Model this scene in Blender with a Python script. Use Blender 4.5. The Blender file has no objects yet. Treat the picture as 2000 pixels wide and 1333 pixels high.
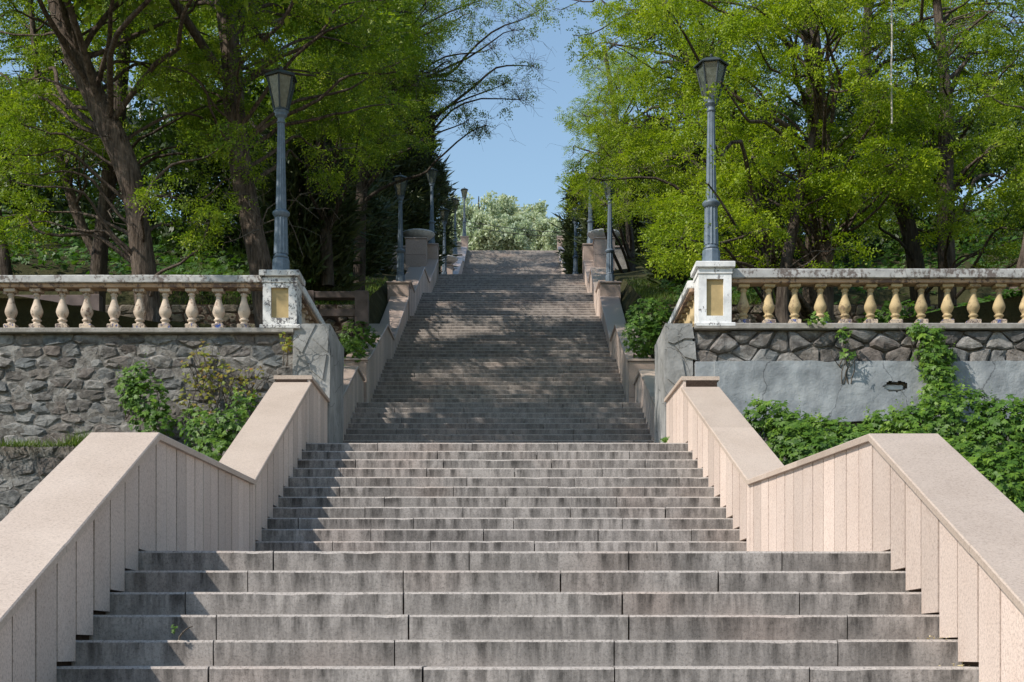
import bpy, math, random
import numpy as np
from mathutils import Vector, Matrix, noise as mnoise

rnd = random.Random(7)
rng = np.random.default_rng(11)
K = 1.25e-4            # metres per (pixel offset x tread) of the survey
T = 0.33               # tread length in metres
HZ = 1275.0

def P(px, py, d):      # survey reading -> world point
    return Vector(((px - 1000.0) * d * K, d * T, (HZ - py) * d * K))

# ------------------------------------------------------------------ camera, sky, sun, exposure
scn = bpy.context.scene
COL = scn.collection
cam = bpy.data.cameras.new('camera')
camo = bpy.data.objects.new('camera', cam)
COL.objects.link(camo)
camo.location = (0, 0, 0)
camo.rotation_euler = (math.radians(90), 0, 0)
cam.sensor_width = 36.0
cam.lens = 2640.0 / 2000.0 * 36.0
cam.shift_y = (HZ - 666.5) / 2000.0
cam.clip_start = 0.1
cam.clip_end = 3000
scn.camera = camo

SUN = Vector((1.0, 0.60, -1.08)).normalized()      # direction the light travels
elev = math.asin(-SUN.z)
azim = math.atan2(-SUN.x, -SUN.y)                  # from +Y, clockwise positive to +X
world = bpy.data.worlds.new('World')
scn.world = world
world.use_nodes = True
wn = world.node_tree
wn.nodes.clear()
sky = wn.nodes.new('ShaderNodeTexSky')
sky.sky_type = 'NISHITA'
sky.sun_disc = False
sky.sun_elevation = elev
sky.sun_rotation = azim
sky.air_density = 1.6
sky.dust_density = 0.1
sky.ozone_density = 3.0
bg = wn.nodes.new('ShaderNodeBackground')
bg.inputs['Strength'].default_value = 0.15
wo = wn.nodes.new('ShaderNodeOutputWorld')
wn.links.new(sky.outputs[0], bg.inputs['Color'])
wn.links.new(bg.outputs[0], wo.inputs['Surface'])
sl = bpy.data.lights.new('sun', 'SUN')
sl.energy = 5.0
sl.angle = math.radians(0.55)
sl.color = (1.0, 0.93, 0.84)
slo = bpy.data.objects.new('sun', sl)
COL.objects.link(slo)
slo.rotation_euler = SUN.to_track_quat('-Z', 'Y').to_euler()
slo.location = (-20, -12, 30)
scn.view_settings.view_transform = 'Standard'
scn.view_settings.look = 'None'
scn.view_settings.gamma = 1.0
scn.view_settings.exposure = 0.15
scn.view_settings.use_curve_mapping = False
scn.cycles.max_bounces = 5
scn.cycles.transparent_max_bounces = 4
scn.cycles.diffuse_bounces = 2
scn.cycles.use_denoising = True

# ------------------------------------------------------------------ materials
class NT:
    def __init__(s, name, rough=0.8, spec=0.3):
        s.m = bpy.data.materials.new(name)
        s.m.use_nodes = True
        s.t = s.m.node_tree
        s.b = s.t.nodes['Principled BSDF']
        s.out = s.t.nodes['Material Output']
        s.b.inputs['Roughness'].default_value = rough
        s.b.inputs['Specular IOR Level'].default_value = spec
        s.geo = s.t.nodes.new('ShaderNodeNewGeometry')
    def n(s, k): return s.t.nodes.new(k)
    def l(s, a, b): s.t.links.new(a, b)
    def noise(s, scale, detail=4, rough=0.55, vec=(1, 1, 1), off=(0, 0, 0), src=None):
        mp = s.n('ShaderNodeMapping')
        mp.inputs['Scale'].default_value = vec
        mp.inputs['Location'].default_value = off
        s.l(src or s.geo.outputs['Position'], mp.inputs['Vector'])
        x = s.n('ShaderNodeTexNoise')
        x.inputs['Scale'].default_value = scale
        x.inputs['Detail'].default_value = detail
        x.inputs['Roughness'].default_value = rough
        s.l(mp.outputs[0], x.inputs['Vector'])
        return x.outputs['Fac']
    def ramp(s, fac, stops):
        r = s.n('ShaderNodeValToRGB')
        e = r.color_ramp.elements
        while len(e) < len(stops): e.new(0.5)
        for i, (p, c) in enumerate(stops):
            e[i].position = p
            e[i].color = (c[0], c[1], c[2], 1) if isinstance(c, (tuple, list)) else (c, c, c, 1)
        s.l(fac, r.inputs['Fac'])
        return r.outputs['Color']
    def mix(s, fac, a, b, mode='MIX'):
        x = s.n('ShaderNodeMix')
        x.data_type = 'RGBA'
        x.blend_type = mode
        for v, i in ((fac, 0), (a, 6), (b, 7)):
            if isinstance(v, (int, float)):
                if i == 0: x.inputs[0].default_value = v
                else: x.inputs[i].default_value = (v, v, v, 1)
            elif isinstance(v, (tuple, list)): x.inputs[i].default_value = (v[0], v[1], v[2], 1)
            else: s.l(v, x.inputs[i])
        return x.outputs[2]
    def color(s, c):
        if isinstance(c, (tuple, list)): s.b.inputs['Base Color'].default_value = (c[0], c[1], c[2], 1)
        else: s.l(c, s.b.inputs['Base Color'])
    def bump(s, fac, strength=0.3, dist=0.01):
        x = s.n('ShaderNodeBump')
        x.inputs['Strength'].default_value = strength
        x.inputs['Distance'].default_value = dist
        s.l(fac, x.inputs['Height'])
        s.l(x.outputs[0], s.b.inputs['Normal'])
    def objrand(s):
        return s.n('ShaderNodeObjectInfo').outputs['Random']

def mat_granite(name, base, dark, tint, rough=0.75, streak=0.0, rnd_amt=0.12, spec=0.3, blot=0.35):
    t = NT(name, rough, spec)
    sp = t.ramp(t.noise(62, 6, 0.85), [(0.37, dark), (0.48, base), (0.64, tuple(min(1, c * 1.3) for c in base))])
    bl = t.ramp(t.noise(1.7, 6, 0.6), [(0.34, tint), (0.62, base)])
    c = t.mix(blot, sp, bl)
    r = t.ramp(t.objrand(), [(0.0, 1 - rnd_amt), (1.0, 1 + rnd_amt * 0.5)])
    c = t.mix(1.0, c, r, 'MULTIPLY')
    if streak:
        f = t.noise(1.0, 8, 0.66, vec=(11, 7, 1.9))
        g = t.noise(1.0, 3, 0.5, vec=(1.3, 2.1, 2.1), off=(5, 1, 3))
        st = t.ramp(f, [(0.36, 0.26), (0.48, 0.66), (0.59, 1.1)])
        gm = t.ramp(g, [(0.30, 0.65), (0.62, 1.08)])
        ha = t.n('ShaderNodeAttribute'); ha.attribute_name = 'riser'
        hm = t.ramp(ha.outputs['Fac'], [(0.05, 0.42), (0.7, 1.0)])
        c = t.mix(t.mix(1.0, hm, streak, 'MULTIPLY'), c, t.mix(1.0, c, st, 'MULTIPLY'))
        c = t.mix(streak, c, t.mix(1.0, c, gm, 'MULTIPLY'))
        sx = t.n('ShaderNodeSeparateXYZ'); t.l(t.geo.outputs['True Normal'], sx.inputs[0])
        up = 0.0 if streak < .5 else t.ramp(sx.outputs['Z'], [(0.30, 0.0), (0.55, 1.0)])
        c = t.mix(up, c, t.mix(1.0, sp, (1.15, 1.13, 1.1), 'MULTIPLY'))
        pk = t.ramp(t.noise(0.9, 2, 0.5, off=(9, 4, 7)), [(0.52, (1, 1, 1)), (0.8, (1.08, 0.95, 0.89))])
        c = t.mix(0.8, c, pk, 'MULTIPLY')
    t.color(c)
    t.bump(t.noise(140, 4, 0.7), 0.45, 0.004)
    return t.m

M = {}
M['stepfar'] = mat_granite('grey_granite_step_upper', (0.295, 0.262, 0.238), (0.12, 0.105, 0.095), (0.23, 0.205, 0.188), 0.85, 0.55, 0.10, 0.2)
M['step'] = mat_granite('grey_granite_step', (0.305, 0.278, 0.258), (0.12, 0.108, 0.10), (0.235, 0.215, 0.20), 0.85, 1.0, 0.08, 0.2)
M['slab'] = mat_granite('pink_granite_slab', (0.61, 0.50, 0.43), (0.28, 0.20, 0.16), (0.49, 0.375, 0.31), 0.65, 0.0, 0.22, 0.3)
M['pier'] = mat_granite('brown_granite_slab', (0.42, 0.325, 0.275), (0.20, 0.145, 0.12), (0.32, 0.24, 0.20), 0.6, 0.0, 0.16, 0.35)
M['cap'] = mat_granite('pink_granite_cap', (0.48, 0.39, 0.32), (0.20, 0.15, 0.115), (0.37, 0.29, 0.23), 0.55, 0.0, 0.14, 0.4, 0.5)
M['capfar'] = mat_granite('polished_granite_cap', (0.42, 0.33, 0.28), (0.24, 0.18, 0.15), (0.34, 0.27, 0.23), 0.30, 0.0, 0.06, 0.5)
t = NT('dark_joint_mortar', 0.95, 0.1)
t.color(t.ramp(t.noise(60), [(0.3, (0.03, 0.021, 0.016)), (0.7, (0.07, 0.048, 0.037))]))
M['joint'] = t.m

def mat_stone():
    t = NT('rubble_stone', 0.9, 0.15)
    a = t.ramp(t.objrand(), [(0.0, (0.15, 0.14, 0.13)), (0.3, (0.25, 0.225, 0.20)), (0.5, (0.21, 0.18, 0.16)), (0.65, (0.19, 0.20, 0.20)), (0.82, (0.31, 0.29, 0.265)), (1.0, (0.40, 0.385, 0.36))])
    b = t.ramp(t.noise(9, 7, 0.65), [(0.32, 0.38), (0.56, 1.0), (0.72, 1.3)])
    c = t.mix(1.0, a, b, 'MULTIPLY')
    pl = t.ramp(t.noise(1.9, 8, 0.75, vec=(0.7, 1, 1.4), off=(3.3, 0, 8)), [(0.51, 0.0), (0.62, 1.0)])
    c = t.mix(t.mix(1.0, pl, 0.55, 'MULTIPLY'), c, (0.43, 0.42, 0.40))
    t.color(c)
    t.bump(t.noise(16, 10, 0.78), 1.0, 0.06)
    return t.m
M['stone'] = mat_stone()
t = NT('wall_mortar', 0.95, 0.1)
c = t.ramp(t.noise(7, 8, 0.7), [(0.33, (0.08, 0.072, 0.064)), (0.50, (0.22, 0.205, 0.185)), (0.66, (0.38, 0.365, 0.34))])
t.color(c); t.bump(t.noise(18, 8, 0.75), 1.0, 0.05)
M['mortar'] = t.m
t = NT('moss_stone', 0.95, 0.1)
c = t.ramp(t.noise(5, 6, 0.7), [(0.35, (0.07, 0.062, 0.05)), (0.55, (0.16, 0.135, 0.11)), (0.72, (0.10, 0.12, 0.055))])
t.color(t.mix(1.0, c, t.ramp(t.objrand(), [(0, 0.7), (1, 1.35)]), 'MULTIPLY')); t.bump(t.noise(20, 8, 0.7), 1.0, 0.03)
M['moss'] = t.m

t = NT('grey_plaster', 0.9, 0.2)
c = t.ramp(t.noise(2.2, 8, 0.65), [(0.33, (0.19, 0.19, 0.18)), (0.52, (0.29, 0.29, 0.28)), (0.72, (0.40, 0.40, 0.385))])
vo = t.n('ShaderNodeTexVoronoi'); vo.feature = 'DISTANCE_TO_EDGE'; vo.inputs['Scale'].default_value = 1.7
mp = t.n('ShaderNodeMapping'); t.l(t.geo.outputs['Position'], mp.inputs['Vector'])
wv = t.mix(0.10, mp.outputs[0], t.n('ShaderNodeTexNoise').outputs['Color'], 'ADD')
t.l(wv, vo.inputs['Vector'])
cr = t.ramp(vo.outputs['Distance'], [(0.0, 0.30), (0.010, 1.0)])
c = t.mix(1.0, c, cr, 'MULTIPLY')
t.color(c); t.bump(t.noise(9, 8, 0.7), 0.7, 0.03)
M['plaster'] = t.m
t = NT('plaster_panel', 0.9, 0.2)
c = t.ramp(t.noise(2.4, 8, 0.62), [(0.33, (0.20, 0.215, 0.225)), (0.52, (0.29, 0.31, 0.32)), (0.72, (0.40, 0.415, 0.415))])
vo = t.n('ShaderNodeTexVoronoi'); vo.feature = 'DISTANCE_TO_EDGE'; vo.inputs['Scale'].default_value = 0.9
nz = t.n('ShaderNodeTexNoise'); nz.inputs['Scale'].default_value = 3.0; nz.inputs['Detail'].default_value = 6
t.l(t.geo.outputs['Position'], nz.inputs['Vector'])
t.l(t.mix(0.35, t.geo.outputs['Position'], nz.outputs['Color'], 'ADD'), vo.inputs['Vector'])
c = t.mix(1.0, c, t.ramp(vo.outputs['Distance'], [(0.0, 0.35), (0.006, 1.0)]), 'MULTIPLY')
st = t.ramp(t.noise(1, 4, 0.6, vec=(5, 5, 0.8)), [(0.30, 0.80), (0.60, 1.05)])
t.color(t.mix(1.0, c, st, 'MULTIPLY')); t.bump(t.noise(7, 9, 0.7), 0.7, 0.03)
M['panel'] = t.m
t = NT('concrete', 0.92, 0.15)
t.color(t.ramp(t.noise(6, 8, 0.7), [(0.33, (0.19, 0.175, 0.155)), (0.6, (0.34, 0.32, 0.29))])); t.bump(t.noise(30, 6, 0.7), 0.8, 0.012)
M['concrete'] = t.m

def mat_peel(name, paint, under, lo, hi, scale=26, blue=None):
    t = NT(name, 0.75, 0.3)
    f = t.ramp(t.mix(0.42, t.noise(scale, 8, 0.72, vec=(1, 1, .75)), t.noise(scale / 6, 5, 0.6, off=(3, 8, 1))), [(0, 0), (1, 1)])
    k = t.ramp(f, [(lo, 0.0), (hi, 1.0)])
    u = under
    if blue:
        u = t.mix(t.ramp(t.noise(14, 2, 0.5, off=(7, 7, 7)), [(0.55, 0.0), (0.60, 1.0)]), under, blue)
    big = t.ramp(t.noise(5, 6, 0.65), [(0.3, 0.68), (0.62, 1.0)])
    c = t.mix(k, u, t.mix(1.0, paint, big, 'MULTIPLY'))
    c = t.mix(1.0, c, t.ramp(t.objrand(), [(0, 0.82), (1, 1.06)]), 'MULTIPLY')
    t.color(c); t.bump(k, 0.5, 0.004)
    return t.m
M['white'] = mat_peel('peeling_white_paint', (0.78, 0.78, 0.77), (0.20, 0.19, 0.19), 0.40, 0.43, 30)
M['whiteworn'] = mat_peel('worn_white_paint', (0.74, 0.73, 0.70), (0.14, 0.13, 0.13), 0.455, 0.49, 38)
M['rail'] = mat_peel('weathered_rail_paint', (0.56, 0.55, 0.53), (0.17, 0.14, 0.125), 0.435, 0.50, 22)
M['railunder'] = mat_peel('ochre_rail_paint', (0.50, 0.34, 0.22), (0.15, 0.10, 0.08), 0.45, 0.50, 15)
M['ochre'] = mat_peel('ochre_plaster', (0.55, 0.41, 0.20), (0.28, 0.22, 0.14), 0.30, 0.36, 9)
M['cream'] = mat_peel('cream_baluster_paint', (0.60, 0.49, 0.385), (0.24, 0.16, 0.12), 0.42, 0.47, 24)
M['yellow'] = mat_peel('yellow_baluster_paint', (0.53, 0.40, 0.215), (0.26, 0.18, 0.11), 0.41, 0.46, 24)
M['foot'] = mat_peel('chipped_foot_paint', (0.60, 0.48, 0.36), (0.17, 0.13, 0.12), 0.46, 0.50, 45, blue=(0.03, 0.07, 0.25))

t = NT('blue_grey_iron', 0.5, 0.45)
t.color(t.ramp(t.noise(14, 6, 0.6), [(0.3, (0.075, 0.105, 0.135)), (0.7, (0.14, 0.18, 0.225))])); t.bump(t.noise(90, 4), 0.25, 0.003)
M['iron'] = t.m
t = NT('dark_iron', 0.55, 0.4)
t.color(t.ramp(t.noise(14, 6, 0.6), [(0.3, (0.018, 0.026, 0.030)), (0.7, (0.045, 0.06, 0.065))]))
M['darkiron'] = t.m
t = NT('frosted_lamp_glass', 0.22, 0.5)
t.color(t.ramp(t.noise(18, 5, 0.6), [(0.3, (0.06, 0.075, 0.06)), (0.7, (0.17, 0.195, 0.165))]))
t.b.inputs['Transmission Weight'].default_value = 0.35
M['glass'] = t.m
t = NT('white_concrete_bowl', 0.85, 0.2)
t.color(t.ramp(t.noise(8, 6, 0.7), [(0.3, (0.42, 0.42, 0.41)), (0.6, (0.66, 0.66, 0.65))]))
M['bowl'] = t.m
t = NT('brown_steel', 0.6, 0.3)
t.color(t.ramp(t.noise(6, 6, 0.6), [(0.3, (0.07, 0.05, 0.045)), (0.7, (0.16, 0.12, 0.11))]))
M['brown'] = t.m
t = NT('old_wire', 0.6, 0.3); t.color((0.03, 0.03, 0.03)); M['wire'] = t.m
t = NT('pale_rope', 0.9, 0.1); t.color((0.55, 0.50, 0.42)); M['rope'] = t.m

def mat_bark(name, a, b, c3):
    t = NT(name, 0.95, 0.1)
    f = t.noise(1.0, 6, 0.65, vec=(26, 26, 3.6))
    g = t.noise(2.5, 4, 0.6)
    c = t.mix(t.ramp(g, [(0.4, 0.0), (0.7, 0.5)]), t.ramp(f, [(0.36, a), (0.52, b), (0.68, c3)]), c3)
    t.color(c); t.bump(f, 1.0, 0.06)
    return t.m
M['bark'] = mat_bark('furrowed_bark', (0.030, 0.024, 0.019), (0.105, 0.080, 0.063), (0.19, 0.152, 0.125))
M['barkdark'] = mat_bark('dark_bark', (0.022, 0.017, 0.014), (0.07, 0.055, 0.045), (0.12, 0.10, 0.08))
M['twig'] = mat_bark('twig_bark', (0.05, 0.04, 0.03), (0.13, 0.11, 0.09), (0.22, 0.19, 0.16))

def mat_leaf(name, a, b, c, trans=0.42, trc=None, rough=0.5):
    t = NT(name, rough, 0.35)
    at = t.n('ShaderNodeAttribute'); at.attribute_name = 'tone'
    col = t.ramp(at.outputs['Fac'], [(0.0, a), (0.5, b), (1.0, c)])
    col = t.mix(0.8, col, t.ramp(t.noise(0.55, 3, 0.5), [(0.3, (0.78, 0.86, 0.9)), (0.7, (1.15, 1.1, 1.0))]), 'MULTIPLY')
    t.color(col)
    tr = t.n('ShaderNodeBsdfTranslucent')
    t.l(t.mix(1.0, col, trc or (1.25, 1.35, 0.6), 'MULTIPLY'), tr.inputs['Color'])
    ms = t.n('ShaderNodeMixShader'); ms.inputs[0].default_value = trans
    t.l(t.b.outputs[0], ms.inputs[1]); t.l(tr.outputs[0], ms.inputs[2])
    t.l(ms.outputs[0], t.out.inputs['Surface'])
    return t.m
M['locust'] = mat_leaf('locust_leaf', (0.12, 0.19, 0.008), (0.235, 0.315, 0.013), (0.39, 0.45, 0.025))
M['locustdk'] = mat_leaf('shaded_locust_leaf', (0.08, 0.135, 0.010), (0.17, 0.245, 0.018), (0.34, 0.40, 0.035))  # darker copy of the locust leaf, shade painted into its colour
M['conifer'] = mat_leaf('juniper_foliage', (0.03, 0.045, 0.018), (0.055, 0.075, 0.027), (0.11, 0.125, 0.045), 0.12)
M['poplar'] = mat_leaf('silver_poplar_leaf', (0.30, 0.37, 0.22), (0.50, 0.55, 0.38), (0.70, 0.73, 0.60), 0.4, (1.05, 1.1, 0.8))
M['ivy'] = mat_leaf('creeper_leaf', (0.05, 0.11, 0.015), (0.09, 0.18, 0.02), (0.18, 0.29, 0.03), 0.3)
M['ivyyel'] = mat_leaf('yellowing_leaf', (0.14, 0.20, 0.02), (0.28, 0.27, 0.03), (0.30, 0.14, 0.04), 0.35)
M['under'] = mat_leaf('undergrowth_leaf', (0.035, 0.085, 0.012), (0.06, 0.135, 0.018), (0.12, 0.21, 0.025), 0.35)
M['wood'] = mat_leaf('far_wood_leaf', (0.015, 0.03, 0.007), (0.03, 0.055, 0.010), (0.06, 0.10, 0.015), 0.25)  # leaf colour darkened to give the deep shade between the trees
M['grass'] = mat_leaf('grass_blade', (0.06, 0.11, 0.015), (0.10, 0.16, 0.025), (0.18, 0.21, 0.04), 0.35)
t = NT('hill_soil', 0.95, 0.05)
t.color(t.ramp(t.noise(2.5, 8, 0.7), [(0.3, (0.035, 0.034, 0.018)), (0.55, (0.055, 0.055, 0.026)), (0.75, (0.10, 0.08, 0.05))]))
t.bump(t.noise(12, 6, 0.7), 1.0, 0.05)
M['soil'] = t.m

# ------------------------------------------------------------------ helpers
def link(name, verts, faces, mat, parent=None, smooth=False):
    me = bpy.data.meshes.new(name)
    me.from_pydata([tuple(v) for v in verts], [], faces)
    me.materials.append(mat)
    if smooth: me.polygons.foreach_set('use_smooth', [True] * len(me.polygons))
    me.update()
    o = bpy.data.objects.new(name, me)
    COL.objects.link(o)
    if parent is not None: o.parent = parent
    return o

def tag(o, label=None, cat=None, group=None, kind=None):
    if label: o['label'] = label
    if cat: o['category'] = cat
    if group: o['group'] = group
    if kind: o['kind'] = kind
    return o

def thing(name, label, cat, loc=(0, 0, 0), group=None):
    o = bpy.data.objects.new(name, None)
    COL.objects.link(o)
    o.location = loc
    o.empty_display_size = 0.2
    return tag(o, label, cat, group)

class MB:
    """collects geometry in coordinates relative to an origin"""
    def __init__(s, org=(0, 0, 0)):
        s.v = []; s.f = []; s.o = Vector(org)
    def add(s, verts, faces):
        k = len(s.v)
        s.v += [Vector(v) - s.o for v in verts]
        s.f += [tuple(i + k for i in f) for f in faces]
    def box(s, a, b):
        x0, y0, z0 = a; x1, y1, z1 = b
        s.add([(x0, y0, z0), (x1, y0, z0), (x1, y1, z0), (x0, y1, z0), (x0, y0, z1), (x1, y0, z1), (x1, y1, z1), (x0, y1, z1)],
              [(0, 3, 2, 1), (4, 5, 6, 7), (0, 1, 5, 4), (1, 2, 6, 5), (2, 3, 7, 6), (3, 0, 4, 7)])
    def bbox(s, a, b, r=0.01):
        """box with chamfered edges"""
        x0, y0, z0 = a; x1, y1, z1 = b
        r = min(r, (x1 - x0) * .4, (y1 - y0) * .4, (z1 - z0) * .4)
        v = []
        for zz, ins in ((z0, r), (z0 + r, 0), (z1 - r, 0), (z1, r)):
            i = ins
            X0, X1, Y0, Y1 = x0 + i, x1 - i, y0 + i, y1 - i
            if i: v += [(X0, Y0, zz), (X1, Y0, zz), (X1, Y1, zz), (X0, Y1, zz)]
            else: v += [(X0, Y0, zz), (X1, Y0, zz), (X1, Y1, zz), (X0, Y1, zz)]
        f = [(0, 3, 2, 1), (12, 13, 14, 15)]
        for l in range(3):
            for i in range(4):
                j = (i + 1) % 4
                f.append((l * 4 + i, l * 4 + j, l * 4 + 4 + j, l * 4 + 4 + i))
        s.add(v, f)
    def hexa(s, p):
        """8 corner points, bottom ring then top ring"""
        s.add(p, [(0, 3, 2, 1), (4, 5, 6, 7), (0, 1, 5, 4), (1, 2, 6, 5), (2, 3, 7, 6), (3, 0, 4, 7)])
    def lathe(s, prof, c=(0, 0, 0), n=12, flute=0.0):
        cx, cy, cz = c
        v = []
        for (r, z) in prof:
            for i in range(n):
                a = 2 * math.pi * (i + .5) / n
                rr = r * (1 - (flute if i % 2 else 0))
                v.append((cx + rr * math.cos(a), cy + rr * math.sin(a), cz + z))
        f = []
        for k in range(len(prof) - 1):
            for i in range(n):
                j = (i + 1) % n
                f.append((k * n + i, k * n + j, (k + 1) * n + j, (k + 1) * n + i))
        f.append(tuple(range(n - 1, -1, -1)))
        f.append(tuple((len(prof) - 1) * n + i for i in range(n)))
        s.add(v, f)
    def tube(s, pts, rad, n=6, rough=0.0, seed=0):
        pts = [Vector(p) for p in pts]
        v = []
        for i, p in enumerate(pts):
            d = (pts[min(i + 1, len(pts) - 1)] - pts[max(i - 1, 0)]).normalized()
            a = d.cross(Vector((0.13, 1, 0.07))).normalized()
            b = d.cross(a)
            for k in range(n):
                t = 2 * math.pi * k / n
                r = rad[i]
                if rough:
                    r *= 1 + rough * mnoise.noise(Vector((math.cos(t) * 2.2 + seed, math.sin(t) * 2.2, p.z * 0.55))) \
                        + rough * .5 * mnoise.noise(Vector((k * 1.7 + seed, 3, p.z * .35)))
                v.append(p + (a * math.cos(t) + b * math.sin(t)) * r)
        f = []
        for i in range(len(pts) - 1):
            for k in range(n):
                j = (k + 1) % n
                f.append((i * n + k, i * n + j, (i + 1) * n + j, (i + 1) * n + k))
        f.append(tuple(range(n))); f.append(tuple((len(pts) - 1) * n + k for k in range(n - 1, -1, -1)))
        s.add(v, f)
    def build(s, name, mat, parent=None, smooth=False):
        return link(name, s.v, s.f, mat, parent, smooth)

def clone(o, parent=None):
    c = o.copy(); COL.objects.link(c)
    if parent is not None: c.parent = parent
    for ch in o.children: clone(ch, c)
    return c

def interp(knots, d, k):
    if d <= knots[0][0]: return knots[0][k]
    for a, b in zip(knots, knots[1:]):
        if d <= b[0]:
            if b[0] - a[0] < 1e-6: return b[k]
            t = (d - a[0]) / (b[0] - a[0])
            return a[k] * (1 - t) + b[k] * t
    return knots[-1][k]

# ------------------------------------------------------------------ the stairs (survey units: treads along, 'zu' = height units)
def zi(i): return -619 + 1200 * i
FLIGHTS = [  # first riser, number of risers, index of the level below
    (13.12, 15, -10), (39.2, 13, 5), (62.9, 13, 18), (78.9, 13, 31), (93.5, 16, 44), (111.0, 12, 60), (127.0, 16, 72), (161.0, 50, 88)]
RIS = []
for d0, n, ib in FLIGHTS:
    for k in range(n): RIS.append((d0 + k, zi(ib + 1 + k)))
def zstep(d):
    z = zi(-10)
    for dd, zz in RIS:
        if d >= dd - 1e-4: z = zz
        else: break
    return z
# inner faces of the side walls (left, right) along the stairs
XK = [(0, -19600, 20250), (10, -19600, 20250), (22.1, -19640, 20147), (28.4, -19790, 19998), (40.7, -20620, 18925), (52.1, -20600, 17450), (57.0, -20500, 17050),
      (61.6, -20500, 17000), (61.7, -22500, 18750), (74.9, -22700, 18820), (78.4, -22700, 18850), (78.5, -22300, 17950), (91, -22250, 18500), (95.2, -22030, 18370),
      (107.5, -21850, 18750), (113, -21500, 18500), (123.8, -21300, 19190), (128.6, -20830, 19400), (139.6, -20400, 19680),
      (145, -20400, 19680), (161, -19300, 19200), (190, -18500, 18400), (215, -18480, 19000), (600, -18480, 19000)]
def XL(d): return interp(XK, d, 1) * K
def XR(d): return interp(XK, d, 2) * K

def step_block(x0, x1, y0, y1, zb, zt, parent, org, seed, mat='step'):
    """a dressed block with a worn front edge"""
    r = random.Random(seed)
    n = max(1, int((x1 - x0) / 0.11))
    prof = [(y0 + .004, zb), (y0, zb + (zt - zb) * .5), (y0, zt - .013), (y0 + .013, zt), (y1, zt)]
    v = []; f = []
    for i in range(n + 1):
        x = x0 + (x1 - x0) * i / n
        if 0 < i < n: x += r.uniform(-.02, .02)
        chip = r.random() < .05
        jy = r.uniform(0, .0015) + (.007 if chip else 0); jz = r.uniform(0, .0015) + (.006 if chip else 0)
        for k, (yy, zz) in enumerate(prof):
            if k == 2: v.append((x, yy + jy * .4, zz - jz))
            elif k == 3: v.append((x, yy + jy * 1.5, zz - jz * .25))
            else: v.append((x, yy, zz))
    m = len(prof)
    for i in range(n):
        for k in range(m - 1):
            a = i * m + k
            f.append((a, a + m, a + m + 1, a + 1))
    b = len(v)
    v += [(x0, y1, zb), (x1, y1, zb)]
    f.append((0, 1, 2, 3, 4, b))
    e = n * m
    f.append((e + 4, e + 3, e + 2, e + 1, e, b + 1))
    mb = MB(org); mb.add(v, f)
    o = mb.build('step_block', M[mat], parent)
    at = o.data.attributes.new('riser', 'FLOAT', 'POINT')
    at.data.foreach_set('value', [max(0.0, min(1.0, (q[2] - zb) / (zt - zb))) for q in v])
    return o

FLAB = ['lowest grey granite flight, broadest and nearest the camera', 'sunlit granite flight between the lower pink side walls below the grey pillars',
        'shaded granite flight just above the two grey pillars', 'granite flight between the square pink piers, half in tree shade',
        'granite flight whose top reaches the two mid lamp piers', 'short granite flight just above the mid lamp piers',
        'granite flight rising to the white bowl planters', 'narrow topmost granite flight against the pale trees']
for fi, (d0, n, ib) in enumerate(FLIGHTS):
    org = (0, d0 * T, zi(ib) * K)
    th = thing('stair_flight', FLAB[fi], 'stairs', org, 'flights of the long stairway')
    dn = FLIGHTS[fi + 1][0] if fi + 1 < len(FLIGHTS) else 262
    for k in range(n):
        d = d0 + k
        y0 = d * T; zt = zi(ib + 1 + k) * K; zb = zi(ib + k) * K - .002
        xl = XL(d) - .03; xr = XR(d) + .03
        y1 = y0 + T + .006 if k < n - 1 else y0 + .36
        if fi <= 4:
            x = xl
            first = True
            while x < xr - 1e-6:
                w = rnd.uniform(.95, 1.35) if not first else rnd.uniform(.35, 1.25)
                first = False
                xe = x + w
                if xr - xe < .3: xe = xr
                g = .0035 if rnd.random() < .75 else .007
                step_block(x + (g if x > xl else 0), xe - (g if xe < xr else 0), y0 + rnd.uniform(-.002, .002), y1,
                           zb - (.4 if k == 0 else 0.0), zt + rnd.uniform(-.0025, .0025), th, org, rnd.random(), 'step' if fi < 2 else 'stepfar')
                x = xe
        else:
            ob = step_block(xl, xr, y0, y1, zb - (.4 if k == 0 else 0.0), zt, th, org, rnd.random(), 'stepfar')
            ob.name = 'step'
    # backing under the risers and landing paving behind the last step
    mb = MB(org)
    for k in range(n - 1):
        d = d0 + k
        a = zi(ib + k) * K - .04
        y = d * T + .02
        mb.add([(XL(d) - .02, y, a - .3), (XR(d) + .02, y, a - .3), (XR(d) + .02, y, a + .12), (XL(d) - .02, y, a + .12)], [(0, 1, 2, 3)])
    mb.build('bedding', M['joint'], th)
    yl0 = (d0 + n - 1) * T + .36; yl1 = dn * T + .05; zt = zi(ib + n) * K
    nl = max(1, int((yl1 - yl0) / .75))
    for j in range(nl):
        ya = yl0 + (yl1 - yl0) * j / nl; yb = yl0 + (yl1 - yl0) * (j + 1) / nl
        a, b = XL(ya / T) - .03, XR(ya / T) + .03
        if nl > 8 and fi == 7: a -= 3 * (j > 2); b += 3 * (j > 2)
        mb = MB(org); mb.bbox((a, ya + .004, zt - .12), (b, yb - .004, zt), .004)
        mb.build('paving_slab', M['step'], th)

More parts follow.
